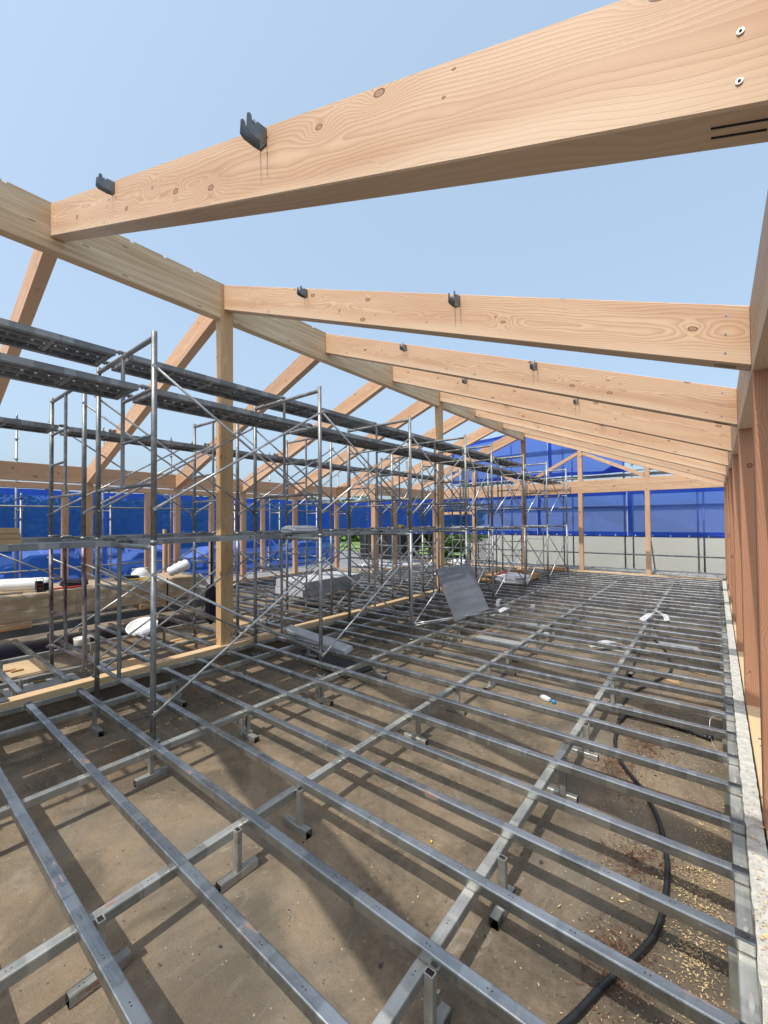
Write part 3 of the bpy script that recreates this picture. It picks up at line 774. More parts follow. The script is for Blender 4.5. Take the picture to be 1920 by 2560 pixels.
# ------------------------------------------------------------------ blue sheets
def tarp(p0, p1, z0, z1, label, mat=TARP, amp=.05, top=None, ties=True, thick=.004, seed=0, band=None):
    rnd = random.Random(seed); p0, p1 = Vector((*p0, 0)), Vector((*p1, 0)); d = (p1-p0); L = d.length; d.normalize(); n = Vector((-d.y, d.x, 0))
    nu, nv = max(6, int(L/.12)), max(6, int((z1-z0)/.14)); bm = bmesh.new(); g = []
    ph = [rnd.uniform(0, 6.3) for _ in range(6)]
    c = (p0+p1)/2
    for j in range(nv+1):
        row = []
        for i in range(nu+1):
            u, v = i/nu*L, j/nv; zt = z1 if top is None else top(i/nu)
            z = z0+(zt-z0)*v
            w = amp*(math.sin(u*2.1+ph[0]+2*v)*.5+math.sin(u*5.3+ph[1]-3.*v)*.3+math.sin(v*7+u*.7+ph[2])*.45)*min(1, 4*v+.3)*min(1, 4*(1-v)+.2)
            z += .012*math.sin(u*3.4+ph[3])*(1 if j in (0, nv) else 0)
            row.append(bm.verts.new(p0-c+d*u+n*w+Vector((0, 0, z))))
        g.append(row)
    for j in range(nv):
        for i in range(nu):
            f = bm.faces.new((g[j][i], g[j][i+1], g[j+1][i+1], g[j+1][i])); f.smooth = True
            f.material_index = 1 if j in (0, nv-1) or i in (0,) else 0
    o = link('mesh_sheet', bm, [mat, TARPD], None, Matrix.Translation(c), norm=False)
    T(o, label, 'blue sheet', 'blue sheets hung on the outer scaffold')
    if ties:
        for k in range(int(L/.45)):
            u = .2+k*.45; b = bmesh.new(); q = p0+d*u
            box(b, q.x-.012, q.x+.012, q.y-.012, q.y+.012, z0+.01, z0+.05); link('tie', b, WHITE, o)
    return o
ys = [-3.0, .54, 2.34, 4.14, 5.94, 7.74, 9.54, 11.34, 13.35]
nm = ['cut by the left edge of the photo', 'behind the three stacked timber blocks', 'behind the white roll and laser level', 'behind the white helmet', 'just left of the tall ridge post', 'just right of the tall ridge post', 'behind the stack of grey foam boards', 'ending at the view of the lawn']
for i, (a, b_) in enumerate(zip(ys, ys[1:])):
    tarp((-13.09, a+.01), (-13.09, b_-.01), -1.35, 2.42, 'blue mesh sheet on the left scaffold, '+nm[i], seed=i, ties=False)
xs = [(-16.8, -13.02), (-13.0, -10.4), (-10.38, -7.8), (-7.78, -5.0), (-4.98, -2.2), (-2.18, 1.1)]
nm = ['left of the corner with the side scaffold', 'above the distant lawn', 'above the green conifer', 'above the branch beside the small pale shed', 'between the gable end posts', 'at the right next to the wall posts']
for i, (a, b_) in enumerate(xs):
    tarp((a, 15.06), (b_, 15.06), 1.03, 2.48, 'blue mesh sheet on the far scaffold, '+nm[i], TARP2 if i > 2 else TARP, .035, seed=20+i)
tarp((-8.4, 15.02), (-4.6, 15.02), 3.05, 4.9, 'large high blue sheet behind the left gable rafters', TARP2, .05, top=lambda t: 4.55+.35*t, seed=31, ties=False)
tarp((-4.58, 15.02), (-2.25, 15.02), 3.05, 4.9, 'large high blue sheet behind the right gable truss', TARP2, .05, top=lambda t: 4.9-1.25*max(0, t-.25)/.75, seed=32, ties=False)
bm = bmesh.new()
for i in range(14):
    a = i/13*2-1; 
pts = [(-3.3, 15.0, 3.06), (-2.9, 15.0, 3.10), (-2.6, 15.0, 3.28), (-2.3, 15.0, 3.22), (-2.05, 15.0, 3.07)]
v0 = [bm.verts.new(p) for p in pts]; v1 = [bm.verts.new((p[0], p[1]-.05, p[2]-.02)) for p in pts]
for i in range(4): bm.faces.new((v0[i], v0[i+1], v1[i+1], v1[i]))
bm.faces.new(v0); bm.faces.new(v1[::-1])
T(link('folded_sheet', bm, TARPD), 'dark blue folded end of sheet bunched on the far scaffold board', 'blue sheet')

# ------------------------------------------------------------------ neighbours
bm = bmesh.new(); box(bm, -9.0, 14, 19.5, 26, -1.6, 2.06); box(bm, -9.1, 14.1, 19.4, 26.1, 2.06, 2.16)
nb = T(link('stucco_wall', bm, STUCCO), 'long rough white stucco wall beyond the far scaffold', 'wall')
sh = empty('shed', (-11, 22, -1.5), 'small pale panelled shed at the left end of the stucco wall', 'shed')
bm = bmesh.new(); box(bm, -10.6, -9.1, 21, 23, -1.5, .75); link('wall', bm, STUCCO, sh)
bm = bmesh.new(); box(bm, -10.7, -9.02, 20.9, 23.1, .75, .83); link('roof', bm, GREYC, sh)
for i in range(3):
    bm = bmesh.new(); box(bm, -10.5+.45*i, -10.1+.45*i, 20.97, 20.998, -1.3, .6); link('panel', bm, GREYC, sh)
bx = empty('container', (-16.6, 21, -1.5), 'black open fronted storage unit standing between lawn and conifer', 'storage unit')
bm = bmesh.new(); box(bm, -18.3, -15.0, 20.5, 22.5, -1.5, 1.25); link('body', bm, SOFTB, bx)
bm = bmesh.new(); box(bm, -18.38, -14.92, 20.42, 22.58, 1.25, 1.33); link('roof', bm, SOFTB, bx)
for i in range(6):
    bm = bmesh.new(); box(bm, -18.2+.53*i, -17.72+.53*i, 20.46, 20.498, -1.4, 1.2); link('door_panel', bm, BLACKR, bx)

def leaves_bm(bm, centres, n, size, rnd, mi=0):
    for (c, rad) in centres:
        for _ in range(n):
            while True:
                q = Vector((rnd.uniform(-1, 1), rnd.uniform(-1, 1), rnd.uniform(-1, 1)))
                if q.length < 1: break
            q = q.normalized()*(q.length**.45)
            p = Vector(c)+Vector((q.x*rad[0], q.y*rad[1], q.z*rad[2]))
            s = size*rnd.uniform(.6, 1.4); a = Vector((rnd.gauss(0, 1), rnd.gauss(0, 1), rnd.gauss(0, .6))).normalized(); b = a.orthogonal().normalized()
            b = (b+a.cross(b)*rnd.uniform(-2, 2)).normalized()
            vs = [bm.verts.new(p+a*s), bm.verts.new(p+b*s*.5), bm.verts.new(p-a*s), bm.verts.new(p-b*s*.5)]
            bm.faces.new(vs).material_index = mi
def tree(x, y, h, w, label, group, seed, leaf=LEAF, size=.16, n=260, z0=-1.5, trunk=.3, cl=14):
    rnd = random.Random(seed); e = empty('tree', (x, y, z0), label, 'tree', group)
    bm = bmesh.new(); path_tube(bm, [(x, y, z0), (x+.1, y, z0+h*.3), (x-.05, y+.1, z0+h*.62), (x, y, z0+h*.9)], [trunk*.5, trunk*.4, trunk*.25, trunk*.06], 8)
    cs = []
    for i in range(cl):
        t = i/(cl-1); ang = i*2.4; rr = w*.55*math.sqrt(max(.05, 1-(t*1.05-.25)**2))*rnd.uniform(.45, 1)
        cc = (x+rr*math.cos(ang), y+rr*math.sin(ang), z0+h*(.28+.64*t)); s = w*rnd.uniform(.2, .32)
        cs.append((cc, (s, s, s*.75))); path_tube(bm, [(x, y, z0+h*(.2+.45*t)), ((x+cc[0])/2, (y+cc[1])/2, (cc[2]+z0+h*(.3+.5*t))/2), cc], [trunk*.2, trunk*.12, trunk*.03], 5)
    link('trunk', bm, BARK, e)
    bm = bmesh.new(); leaves_bm(bm, cs, n, size, rnd); link('crown', bm, leaf, e, norm=False)
    return e
pos = [(-62, -6, 'seen through the leftmost sheet'), (-60, 3, 'above the parked white cars'), (-64, 12, 'behind the second row of cars'), (-58, 20, 'behind the ridge post'), (-56, 29, 'left of the lawn'), (-50, 40, 'at the left edge of the lawn'), (-43, 50, 'at the back of the lawn on the left'), (-36, 56, 'at the back of the lawn in the middle')]
for i, (x, y, t) in enumerate(pos):
    tree(x, y, 5.3+.35*math.sin(i*2.1), 11.5, 'broad leafy tree in the far belt, '+t, 'far belt of trees', 40+i, size=.30, n=420, cl=18)
# conifer with layered foliage
def conifer(x, y, label, seed, w=2.2, h=4.0):
    e = empty('conifer', (x, y, -1.5), label, 'tree', 'layered conifers'); rnd = random.Random(seed)
    bm = bmesh.new(); path_tube(bm, [(x, y, -1.5), (x+.1, y, -.2), (x, y, h-2.0)], [.14, .1, .03], 8); cs = []
    for i in range(46):
        t = rnd.random(); a = rnd.uniform(0, 6.3); r_ = w*(1-.35*t)*rnd.uniform(.35, .95); c = (x+r_*math.cos(a), y+r_*math.sin(a), -1.2+h*t*.9)
        cs.append((c, (.62, .62, .2))); path_tube(bm, [(x, y, c[2]-.2), c], [.04, .01], 5)
    link('trunk', bm, BARK, e); bm = bmesh.new(); leaves_bm(bm, cs, 420, .09, rnd); link('crown', bm, LEAF2, e, norm=False)
conifer(-16.0, 25.2, 'bright green layered conifer right of the black storage unit', 3)
conifer(-13.7, 26.2, 'bright green layered conifer beside the far ridge post', 4, 2.4, 4.2)
br = empty('shrub', (-8.6, 17.3, -1.5), 'thin shrub with leafy branches in front of the pale shed', 'shrub')
bm = bmesh.new(); path_tube(bm, [(-8.9, 17.6, -1.5), (-8.8, 17.4, .2), (-8.3, 17.3, .95)], [.05, .04, .012], 6); path_tube(bm, [(-8.82, 17.45, 0), (-9.3, 17.3, .9)], [.03, .01], 5); link('trunk', bm, BARK, br)
bm = bmesh.new(); rnd = random.Random(9); leaves_bm(bm, [((-8.2, 17.3, .92), (.5, .4, .14)), ((-9.2, 17.3, .95), (.45, .4, .16)), ((-8.6, 17.3, .7), (.4, .3, .12))], 240, .06, rnd); link('crown', bm, LEAF2, br, norm=False)

# cars -------------------------------------------------------------
CARP = {n: plain('car_paint_'+n, c, .25, .1 if n == 'silver' else 0, .03) for n, c in dict(white=(.75, .75, .75), silver=(.48, .49, .5), dark=(.05, .06, .08), blue=(.06, .12, .3)).items()}
def car(x, y, rot, paint, label, van=False):
    e = empty('car', (x, y, -1.5), label, 'car', 'cars in the car park'); base = Matrix.Translation((x, y, -1.5))@Matrix.Rotation(rot, 4, 'Z')
    if van: prof = [(-2.1, .35), (-2.15, .9), (-2.05, 1.5), (-1.9, 1.8), (.9, 1.83), (1.35, 1.25), (2.0, .98), (2.15, .6), (2.1, .32)]; ws = (1.0, -1.25, 1.05, 1.7)
    else: prof = [(-2.15, .35), (-2.2, .75), (-2.05, .98), (-1.5, 1.05), (-1.0, 1.4), (.2, 1.45), (1.0, 1.03), (1.9, .85), (2.2, .6), (2.15, .32)]; ws = (.75, -1.3, 1.02, 1.37)
    bm = bmesh.new(); rows = []
    for s, inset in ((-.84, 0), (-.80, 0), (0, 0), (.80, 0), (.84, 0)):
        row = []
        for (px, pz) in prof:
            t = max(0, (pz-.95))/.5; yy = s*(1-.2*min(1, t)); zz = pz-(.05 if abs(s) > .82 else 0)*(1 if pz > .5 else -1); row.append(bm.verts.new((px, yy, zz)))
        rows.append(row)
    for a, b_ in zip(rows, rows[1:]):
        for i in range(len(prof)-1): bm.faces.new((a[i], a[i+1], b_[i+1], b_[i])).smooth = True
        bm.faces.new((a[-1], a[0], b_[0], b_[-1]))
    bm.faces.new(rows[0]); bm.faces.new(rows[-1][::-1])
    link('body', bm, paint, e, base)
    for s in (-1, 1):
        bm = bmesh.new()
        if van: q = [(-1.8, 1.12), (-1.75, 1.62), (.8, 1.66), (1.15, 1.2)]
        else: q = [(-1.35, 1.03), (-.92, 1.33), (.15, 1.38), (.85, 1.05)]
        f = [bm.verts.new((a, s*(.857-.17*min(1, max(0, b_-.95)/.5)), b_)) for a, b_ in q]; g = [bm.verts.new((a, s*(.80-.17*min(1, max(0, b_-.95)/.5)), b_)) for a, b_ in q]
        bm.faces.new(f); bm.faces.new(g[::-1])
        for i in range(4): bm.faces.new((f[i], f[(i+1) % 4], g[(i+1) % 4], g[i]))
        link('side_window', bm, GLASSD, e, base)
    bm = bmesh.new(); q = [(1.3, 1.28), (.95, 1.76)] if van else [(.98, 1.06), (.26, 1.46)]
    v = [bm.verts.new((q[0][0]+.02, -.72, q[0][1])), bm.verts.new((q[0][0]+.02, .72, q[0][1])), bm.verts.new((q[1][0]+.02, .62, q[1][1])), bm.verts.new((q[1][0]+.02, -.62, q[1][1]))]
    v2 = [bm.verts.new((k_.co.x-.03, k_.co.y, k_.co.z-.01)) for k_ in v]; bm.faces.new(v); bm.faces.new(v2[::-1])
    for i in range(4): bm.faces.new((v[i], v[(i+1) % 4], v2[(i+1) % 4], v2[i]))
    link('windscreen', bm, GLASSD, e, base)
    for wx in (1.35, -1.35):
        for s in (-1, 1):
            bm = bmesh.new(); rod(bm, (wx, s*.68, .31), (wx, s*.87, .31), .31, 18)
            wh = link('wheel', bm, BLACKR, e, base); bm = bmesh.new(); rod(bm, (wx, s*.865, .31), (wx, s*.878, .31), .19, 12); link('rim', bm, CARP['silver'], wh, base)
    for s in (-1, 1):
        bm = bmesh.new(); box(bm, 2.05, 2.185, s*.62-.14, s*.62+.14, .62, .74); link('headlight', bm, WHITE, e, base)
cars = [(-26.3, 2.1, R(80), 'silver', 'silver saloon behind the leftmost sheet', False), (-27.6, 6.6, R(86), 'dark', 'dark car behind the sheet above the laser level', False), (-26.8, 11.0, R(95), 'silver', 'silver car behind the sheet above the white helmet', False),
        (-27.3, 15.6, R(100), 'white', 'white car behind the sheet left of the ridge post', False), (-28.4, 19.6, R(92), 'white', 'white van behind the sheet right of the ridge post', True), (-27.2, 23.6, R(80), 'silver', 'silver car nearest the lawn', False),
        (-40.0, 8.6, R(12), 'white', 'white van in the far row above the black tool bag', True), (-40.8, 12.6, R(6), 'silver', 'silver car in the far row', False), (-41.5, 16.8, R(8), 'white', 'white car in the far row beside the short strapped timbers', False), (-41, 3.9, R(-6), 'blue', 'blue car in the far row at the left', False)]
for c in cars: car(c[0], c[1], c[2], CARP[c[3]], c[4], c[5])
# traffic cone near the far row
cn = empty('traffic_cone', (-31.5, 12.0, -1.5), 'small dark traffic cone on the car park seen through the sheet', 'traffic cone')
bm = bmesh.new(); path_tube(bm, [(-31.5, 12, -1.46), (-31.501, 12, -1.1), (-31.5, 12, -.78)], [.17, .1, .03], 12); link('body', bm, REDM, cn)
bm = bmesh.new(); box(bm, -31.72, -31.28, 11.78, 12.22, -1.5, -1.46); link('base', bm, BLACKR, cn)

# ------------------------------------------------------------------ things lying about
# leaning grey board
bm = bmesh.new()
P0, P1 = Vector((-3.20, 5.74, .012)), Vector((-3.17, 6.86, .012)); T0, T1 = Vector((-3.60, 5.93, .80)), Vector((-3.60, 7.05, .79))
T0 = Vector((-3.555, 5.86, .79)); T1 = Vector((-3.53, 6.98, .785))
u_ = (P1-P0).normalized(); w_ = (T0-P0); nrm = u_.cross(w_).normalized()
if nrm.x < 0: nrm = -nrm
mm, L = frame(P0+(w_*.5), P1+(w_*.5), tuple(nrm))
rbox(bm, L, w_.length, .03, .003, 1)
T(link('grey_board', bm, GREYB, None, mm), 'large dark grey scuffed board leaning against the near scaffold', 'board')
# flat tilted board
T(beam('grey_board', (-4.84, 3.86, .055), (-3.46, 3.66, .04), .13, .05, GREYL, None, (0, -.35, 1)), 'narrow pale edged grey board lying across joists by the second scaffold frame', 'board')
bm = bmesh.new(); rbox(bm, 1.3, .5, .012, .003, 1); T(link('shade_sheet', bm, BLACKR, None, Matrix.Translation((-4.1, 3.95, GZ+.01))@Matrix.Rotation(R(-6), 4, 'Z')), 'black sheet standing in for the deep shade on the slab under the narrow grey board', 'sheet')  # deep shadow below the board, put in as a flat black sheet
# foam board stack
for i, (z, dx, a) in enumerate(((.085, 0, 0), (.245, .03, 1.0))):
    bm = bmesh.new()
    n = 14; rbox(bm, 1.75, .92, .158, .006, 1, cuts=n)
    for v in bm.verts:
        if abs(v.co.y) > .4: v.co.y += random.uniform(-.008, .008)
    T(link('foam_board', bm, GREYL, None, Matrix.Translation((-7.18+dx, 6.62, z))@Matrix.Rotation(R(90+a), 4, 'Z')), ['lower thick grey foam board resting on the far left joists', 'upper thick grey foam board on top of its pair'][i], 'foam board', 'stacked grey foam boards')
# pallet with cement bag
pl = empty('pallet', (-4.3, 10.9, 0), 'wooden pallet on the joists under the far scaffold', 'pallet')
for i in range(6):
    beam('deck_board', (-4.95+.0, 10.35+.21*i, .135), (-3.75, 10.35+.21*i, .135), .10, .02, PALLET, pl)
for x in (-4.9, -4.35, -3.8): beam('bearer_block', (x, 10.30, .075), (x, 11.45, .075), .08, .09, PALLET, pl)
for i in (0, 2, 5): beam('bottom_board', (-4.95, 10.35+.21*i, .016), (-3.75, 10.35+.21*i, .016), .10, .02, PALLET, pl)
for i in range(2): T(beam('timber_offcut', (-4.6+.1*i, 10.9, .17+.05*i), (-4.0, 11.2, .17+.05*i), .12, .045, PALLET, None), ['lower timber offcut on the pallet', 'upper timber offcut on the pallet'][i], 'timber offcut')
T(beam('timber_offcut', (-5.1, 10.2, .04), (-4.5, 10.0, .04), .12, .07, PALLET, None), 'short timber lying left of the pallet', 'timber offcut')
T(beam('timber_offcut', (-4.2, 13.55, .05), (-3.7, 13.6, .05), .3, .08, PALLET, None), 'flat timber offcut on the far sill by the last scaffold frame', 'timber offcut')
def pillow(name, cx, cy, z, lx_, ly_, h, rot, mats, parent=None, seed=0, mi_fn=None, tiltx=0):
    rnd = random.Random(seed); bm = bmesh.new(); bmesh.ops.create_icosphere(bm, subdivisions=4, radius=1)
    for v in bm.verts:
        c = v.co.copy(); sq = lambda t: math.copysign(abs(t)**.55, t)
        n_ = .06*math.sin(7*c.x+seed)*math.cos(5*c.y+2*seed)+.05*math.sin(11*c.z+4*c.x)
        v.co = Vector((sq(c.x)*lx_/2*(1+n_), sq(c.y)*ly_/2*(1+n_), (sq(c.z) if c.z < 0 else abs(c.z)**.8)*h/2*(1+1.5*n_)+h/2))
    for f in bm.faces:
        f.smooth = True
        if mi_fn: f.material_index = mi_fn(f.calc_center_median())
    return link(name, bm, mats, parent, Matrix.Translation((cx, cy, z))@Matrix.Rotation(rot, 4, 'Z')@Matrix.Rotation(tiltx, 4, 'X'))
T(pillow('cement_bag', -4.0, 10.12, .002, .78, .5, .26, R(8), [WHITEF, REDM], seed=2, mi_fn=lambda c: 1 if (c.x < -.05 and c.z > .15 and abs(c.y+.02) < .16) else 0), 'white and red sack slumped beside the pallet', 'sack')

# wrapped boards pile on the left
px0, px1, py0, py1 = -8.7, -7.66, -.6, 3.95
for i, y in enumerate((.3, 1.35, 3.2)):
    T(beam('timber_bearer', (px0+.02, y, .155), (px1+.03, y, .155), .42, .085, PALLET, None), ['rough timber block under the near end of the wrapped pile', 'rough timber block under the middle of the wrapped pile', 'long rough timber block under the far end of the wrapped pile'][i], 'timber block')
T(beam('steel_beam', (-7.70, -2, .055), (-7.70, 4.25, .055), .1, .11, DARKS, None), 'dark painted steel beam under the near side of the wrapped pile', 'steel beam')
T(beam('steel_beam', (-8.6, -2, .055), (-8.6, 4.25, .055), .1, .11, DARKS, None), 'dark painted steel beam under the hidden back of the wrapped pile', 'steel beam')
pk = empty('wrapped_pile', (-8.2, 1.7, .2), 'long pile of brown cardboard packs under crinkled clear film', 'wrapped pile')
yy = [-.6, .75, 2.1, 3.05, 3.95]
for a, b_ in zip(yy, yy[1:]):
    for z0, z1 in ((.20, .36), (.362, .575)):
        m, L = frame((px0+.5, a+.004, (z0+z1)/2), (px0+.5, b_-.004, (z0+z1)/2)); bm = bmesh.new(); rbox(bm, L, 1.0, z1-z0, .01, 1); link('cardboard_pack', bm, CARD, pk, m)
def film(bm, x0, x1, y0, y1, z0, z1, n, seed):
    rnd = random.Random(seed); prof = []
    K = 22
    for i in range(n+1):
        y = y0+(y1-y0)*i/n; row = []
        for k in range(K+1):
            t = k/K
            if t < .45: x, z = x1+.035, z0-.02+(z1-z0+.03)*(t/.45)
            else: x, z = x1+.035-(x1-x0+.05)*((t-.45)/.55), z1+.012
            w = .018*math.sin(9*y+14*t+2*math.sin(3*y))+.012*math.sin(23*y-17*t)+rnd.uniform(-.004, .004)
            if t < .45: x += abs(w)+.03*(1-t/.45)*(.5+.5*math.sin(5*y)); z += w*.3-.03*(1-t/.45)*(.5+.5*math.sin(3.1*y+1))
            else: z += abs(w)*.35
            row.append(bm.verts.new((x, y, z)))
        prof.append(row)
    for a, c in zip(prof, prof[1:]):
        for k in range(K): bm.faces.new((a[k], a[k+1], c[k+1], c[k])).smooth = True
bm = bmesh.new(); film(bm, px0, px1, py0-.03, py1+.03, .18, .58, 150, 5); link('film', bm, FILM, pk, norm=False)
# loose skirt of film at the far end
bm = bmesh.new(); g = []
for i in range(21):
    t = i/20; row = []
    for k in range(13):
        s = k/12; x = px1+.06-.95*t; y = py1+.05+.42*s+.05*math.sin(9*t+3*s); z = .60-.66*s**1.1+.02*math.sin(17*t)
        row.append(bm.verts.new((x+.03*math.sin(12*s+5*t), y, max(z, .004))))
    g.append(row)
for a, c in zip(g, g[1:]):
    for k in range(12): bm.faces.new((a[k], a[k+1], c[k+1], c[k])).smooth = True
link('film_skirt', bm, FILMT, pk, norm=False)
for y in (1.93, 3.42):
    bm = bmesh.new(); box(bm, px1+.045, px1+.052, y-.012, y+.012, .10, .60); link('strap', bm, BLACKR, pk)
# on the pile
def lathe(prof, n=20):
    bm = bmesh.new(); rings = [[bm.verts.new((r*math.cos(2*math.pi*i/n), r*math.sin(2*math.pi*i/n), z)) for i in range(n)] for r, z in prof]
    for a, c in zip(rings, rings[1:]):
        for i in range(n): bm.faces.new((a[i], a[(i+1) % n], c[(i+1) % n], c[i])).smooth = True
    bm.faces.new(rings[0][::-1]); bm.faces.new(rings[-1]); return bm
mt = Matrix.Translation((-7.95, 1.52, .61+.085))@Matrix.Rotation(R(62), 4, 'Z')@Matrix.Rotation(R(90), 4, 'Y')
T(link('foam_roll', lathe([(.06, -.31), (.085, -.30), (.09, -.2), (.088, 0), (.09, .2), (.085, .30), (.06, .31)]), WHITE, None, mt), 'smooth white roll lying on the wrapped pile behind the laser level', 'roll')
ls = empty('laser_level', (-7.56, 1.62, .60), 'black cube shaped laser level with red mark on the wrapped pile', 'laser level')
bm = bmesh.new(); rbox(bm, .10, .075, .13, .012, 2, c=(-7.56, 1.62, .70)); link('body', bm, SOFTB, ls)
bm = bmesh.new(); rbox(bm, .05, .07, .11, .01, 2, c=(-7.56, 1.71, .675)); link('battery', bm, SOFTB, ls)
bm = bmesh.new(); rbox(bm, .07, .11, .02, .005, 1, c=(-7.56, 1.64, .618)); link('foot', bm, BLACKR, ls)
bm = bmesh.new(); path_tube(bm, [(-7.52, 1.58, .76), (-7.52, 1.58, .80), (-7.52, 1.66, .80), (-7.52, 1.66, .76)], .006, 6); link('handle', bm, BLACKR, ls)
bm = bmesh.new(); box(bm, -7.511, -7.508, 1.605, 1.64, .655, .675); box(bm, -7.511, -7.508, 1.60, 1.65, .715, .722); link('mark', bm, REDM, ls)
T(pillow('tool_bag', -7.85, 2.12, .598, .34, .22, .12, R(60), SOFTB, seed=5), 'flat black tool bag lying on the wrapped pile', 'bag')
T(beam('spirit_level', (-7.72, 1.78, .612), (-7.70, 2.18, .612), .045, .02, REDM, None), 'short red bar at the edge of the wrapped pile', 'level')
T(beam('spirit_level', (-7.9, 2.85, .612), (-7.8, 3.2, .612), .06, .018, YEL, None), 'orange and yellow bar near the helmet on the wrapped pile', 'level')
T(beam('steel_rod', (-7.85, .9, .61), (-7.62, 1.45, .61), .016, .016, DARKS, None), 'thin dark rod lying on the near end of the wrapped pile', 'rod')
T(pillow('tool_bag', -8.1, 2.95, .598, .36, .2, .06, R(70), SOFTB, seed=7), 'long low black bag lying beside the white helmet', 'bag')
he = empty('helmet', (-8.2, 3.20, .60), 'white safety helmet on the wrapped pile beside the low black bag', 'helmet')
bm = bmesh.new(); bmesh.ops.create_uvsphere(bm, u_segments=24, v_segments=16, radius=1)
for v in list(bm.verts):
    if v.co.z < -.05: v.co.z = -.05
    v.co = Vector((v.co.x*.12, v.co.y*.15, v.co.z*.15))
for f in bm.faces: f.smooth = True
link('shell', bm, WHITE, he, Matrix.Translation((-8.2, 3.20, .615)))
link('brim', lathe([(.10, 0), (.155, .002), (.16, .008), (.1, .02)], 24), WHITE, he, Matrix.Translation((-8.2, 3.21, .602)))
bm = bmesh.new(); box(bm, -8.21, -8.19, 3.07, 3.33, .745, .765); link('ridge', bm, WHITE, he)
mt = Matrix.Translation((-7.5, 3.33, .60+.11))@Matrix.Rotation(R(75), 4, 'Z')
bm = lathe([(.03, -.19), (.06, -.18), (.085, -.14), (.076, -.10), (.094, -.05), (.083, 0), (.098, .05), (.088, .10), (.096, .14), (.07, .18), (.04, .19)], 26)
for v in bm.verts: v.co.x *= 1+.09*math.sin(31*v.co.z+5*v.co.y*20); v.co.y *= 1+.08*math.sin(23*v.co.z+4)
T(link('wrapped_roll', bm, WHITEF, None, Matrix.Translation((-7.62, 3.62, .76))@Matrix.Rotation(R(66), 4, 'Z')@Matrix.Rotation(R(66), 4, 'Y')), 'white roll in crumpled plastic wrap on the far end of the pile', 'roll')
# film beside the ridge post and under things
T(pillow('tool_bag', -5.93, 3.3, .10, .13, .15, .55, R(10), SOFTB, seed=13), 'tall limp black sack hanging just left of the nearest ridge post', 'bag')
bm = bmesh.new(); path_tube(bm, [(-5.93, 3.3, .63), (-5.93, 3.31, 1.37)], .012, 6); T(link('sling', bm, SOFTB), 'dark blue sling above the black sack by the ridge post', 'sling')
# bowl-like white lid and tub under the joists
mt = Matrix.Translation((-6.62, 2.62, .04))@Matrix.Rotation(R(-40), 4, 'Z')@Matrix.Rotation(R(24), 4, 'Y')
T(link('tub_lid', lathe([(.02, .0), (.15, .0), (.20, .012), (.21, .04), (.195, .04), (.185, .02), (.02, .014)], 30), WHITE, None, mt), 'large round white plastic lid propped on the left joists', 'lid')
T(link('bucket', lathe([(.09, 0), (.10, .2), (.105, .22), (.095, .22), (.085, .02), (.01, .02)], 20), WHITE, None, Matrix.Translation((-7.25, 2.05, GZ+.003))), 'small white bucket standing on the slab beyond the round lid', 'bucket')
bm = bmesh.new(); box(bm, -7.6, -6.66, .55, 1.62, GZ+.002, GZ+.016); T(link('plywood_sheet', bm, PLYG), 'pale plywood sheet lying on the slab under the left joists', 'plywood')
bm = bmesh.new(); box(bm, -6.62, -5.85, 1.02, 1.70, GZ+.002, GZ+.012); T(link('metal_sheet', bm, SHEETG), 'grey metal sheet lying on the slab close to the middle sill', 'metal sheet')
for i, (x, y, a) in enumerate(((-7.05, 1.16, 12), (-6.95, 1.22, 25), (-6.3, 1.3, 5))):
    T(beam('timber_offcut', (x, y, GZ+.028), (x+.12*math.cos(R(a+70)), y+.12*math.sin(R(a+70)), GZ+.028), .04, .018, PALLET, None), ['left small offcut on the plywood sheet', 'middle small offcut on the plywood sheet', 'small offcut lying on the grey metal sheet'][i], 'timber offcut')
# rusty plates seen at the left field
for i, (x, y) in enumerate(((-6.4, 3.4), (-6.3, 4.3), (-7.2, 4.6), (-6.2, 2.3))):
    bm = bmesh.new(); box(bm, x-.42, x+.42, y-.3, y+.25, GZ+.002, GZ+.014); T(link('plywood_sheet', bm, PALLET), 'brown board on the slab under the left joists, number %s from the front' % ['two', 'three', 'four', 'one'][i], 'plywood')
# blocks on the middle planks
for i in range(3):
    bm = bmesh.new(); m = Matrix.Translation((-4.32+.008*i, .505-.008*i, 1.4435+.0425*i)); rbox(bm, .09, .6, .04, .006, 2)
    T(link('timber_block', bm, HEM, None, m), ['bottom', 'middle', 'top'][i]+' pale timber of the three stacked on the middle plank at the left edge', 'timber block', 'timbers stacked on the middle plank')
# plastic bag on the middle planks
T(pillow('plastic_bag', -4.45, 3.75, 1.424, .30, .55, .10, R(10), FILMT, seed=21), 'crumpled clear plastic bag on the middle plank', 'plastic bag')
T(beam('measuring_tape', (-5.95, 8.1, 1.45), (-5.95, 8.2, 1.45), .09, .06, YEL, None, r=.01), 'yellow tape case on the far middle plank', 'tape measure')
T(beam('timber_offcut', (-8.9, 8.4, .01), (-9.3, 9.1, .01), .1, .05, YEL, None), 'yellow timber lying by the foot of the left corner posts', 'timber offcut')
T(pillow('plastic_bag', -8.75, 9.3, -.02, .8, .4, .2, R(20), FILM, seed=23), 'heap of clear plastic by the left corner posts', 'plastic bag')
T(pillow('plastic_bag', -7.2, 13.3, -.02, .5, .45, .22, R(20), WHITEF, seed=25), 'small pale blue bag near the far wall', 'plastic bag')
for i in range(3):
    bm = bmesh.new(); rbox(bm, 1.8, .9, .012, .003, 1); T(link('grey_board', bm, GREYL, None, Matrix.Translation((-9.7+.4*i, 12.0+.3*i, -.06+.015*i))@Matrix.Rotation(R(8*i), 4, 'Z')), ['bottom', 'middle', 'top'][i]+' of the thin grey sheets fanned on the terrace beyond the corner posts', 'board')
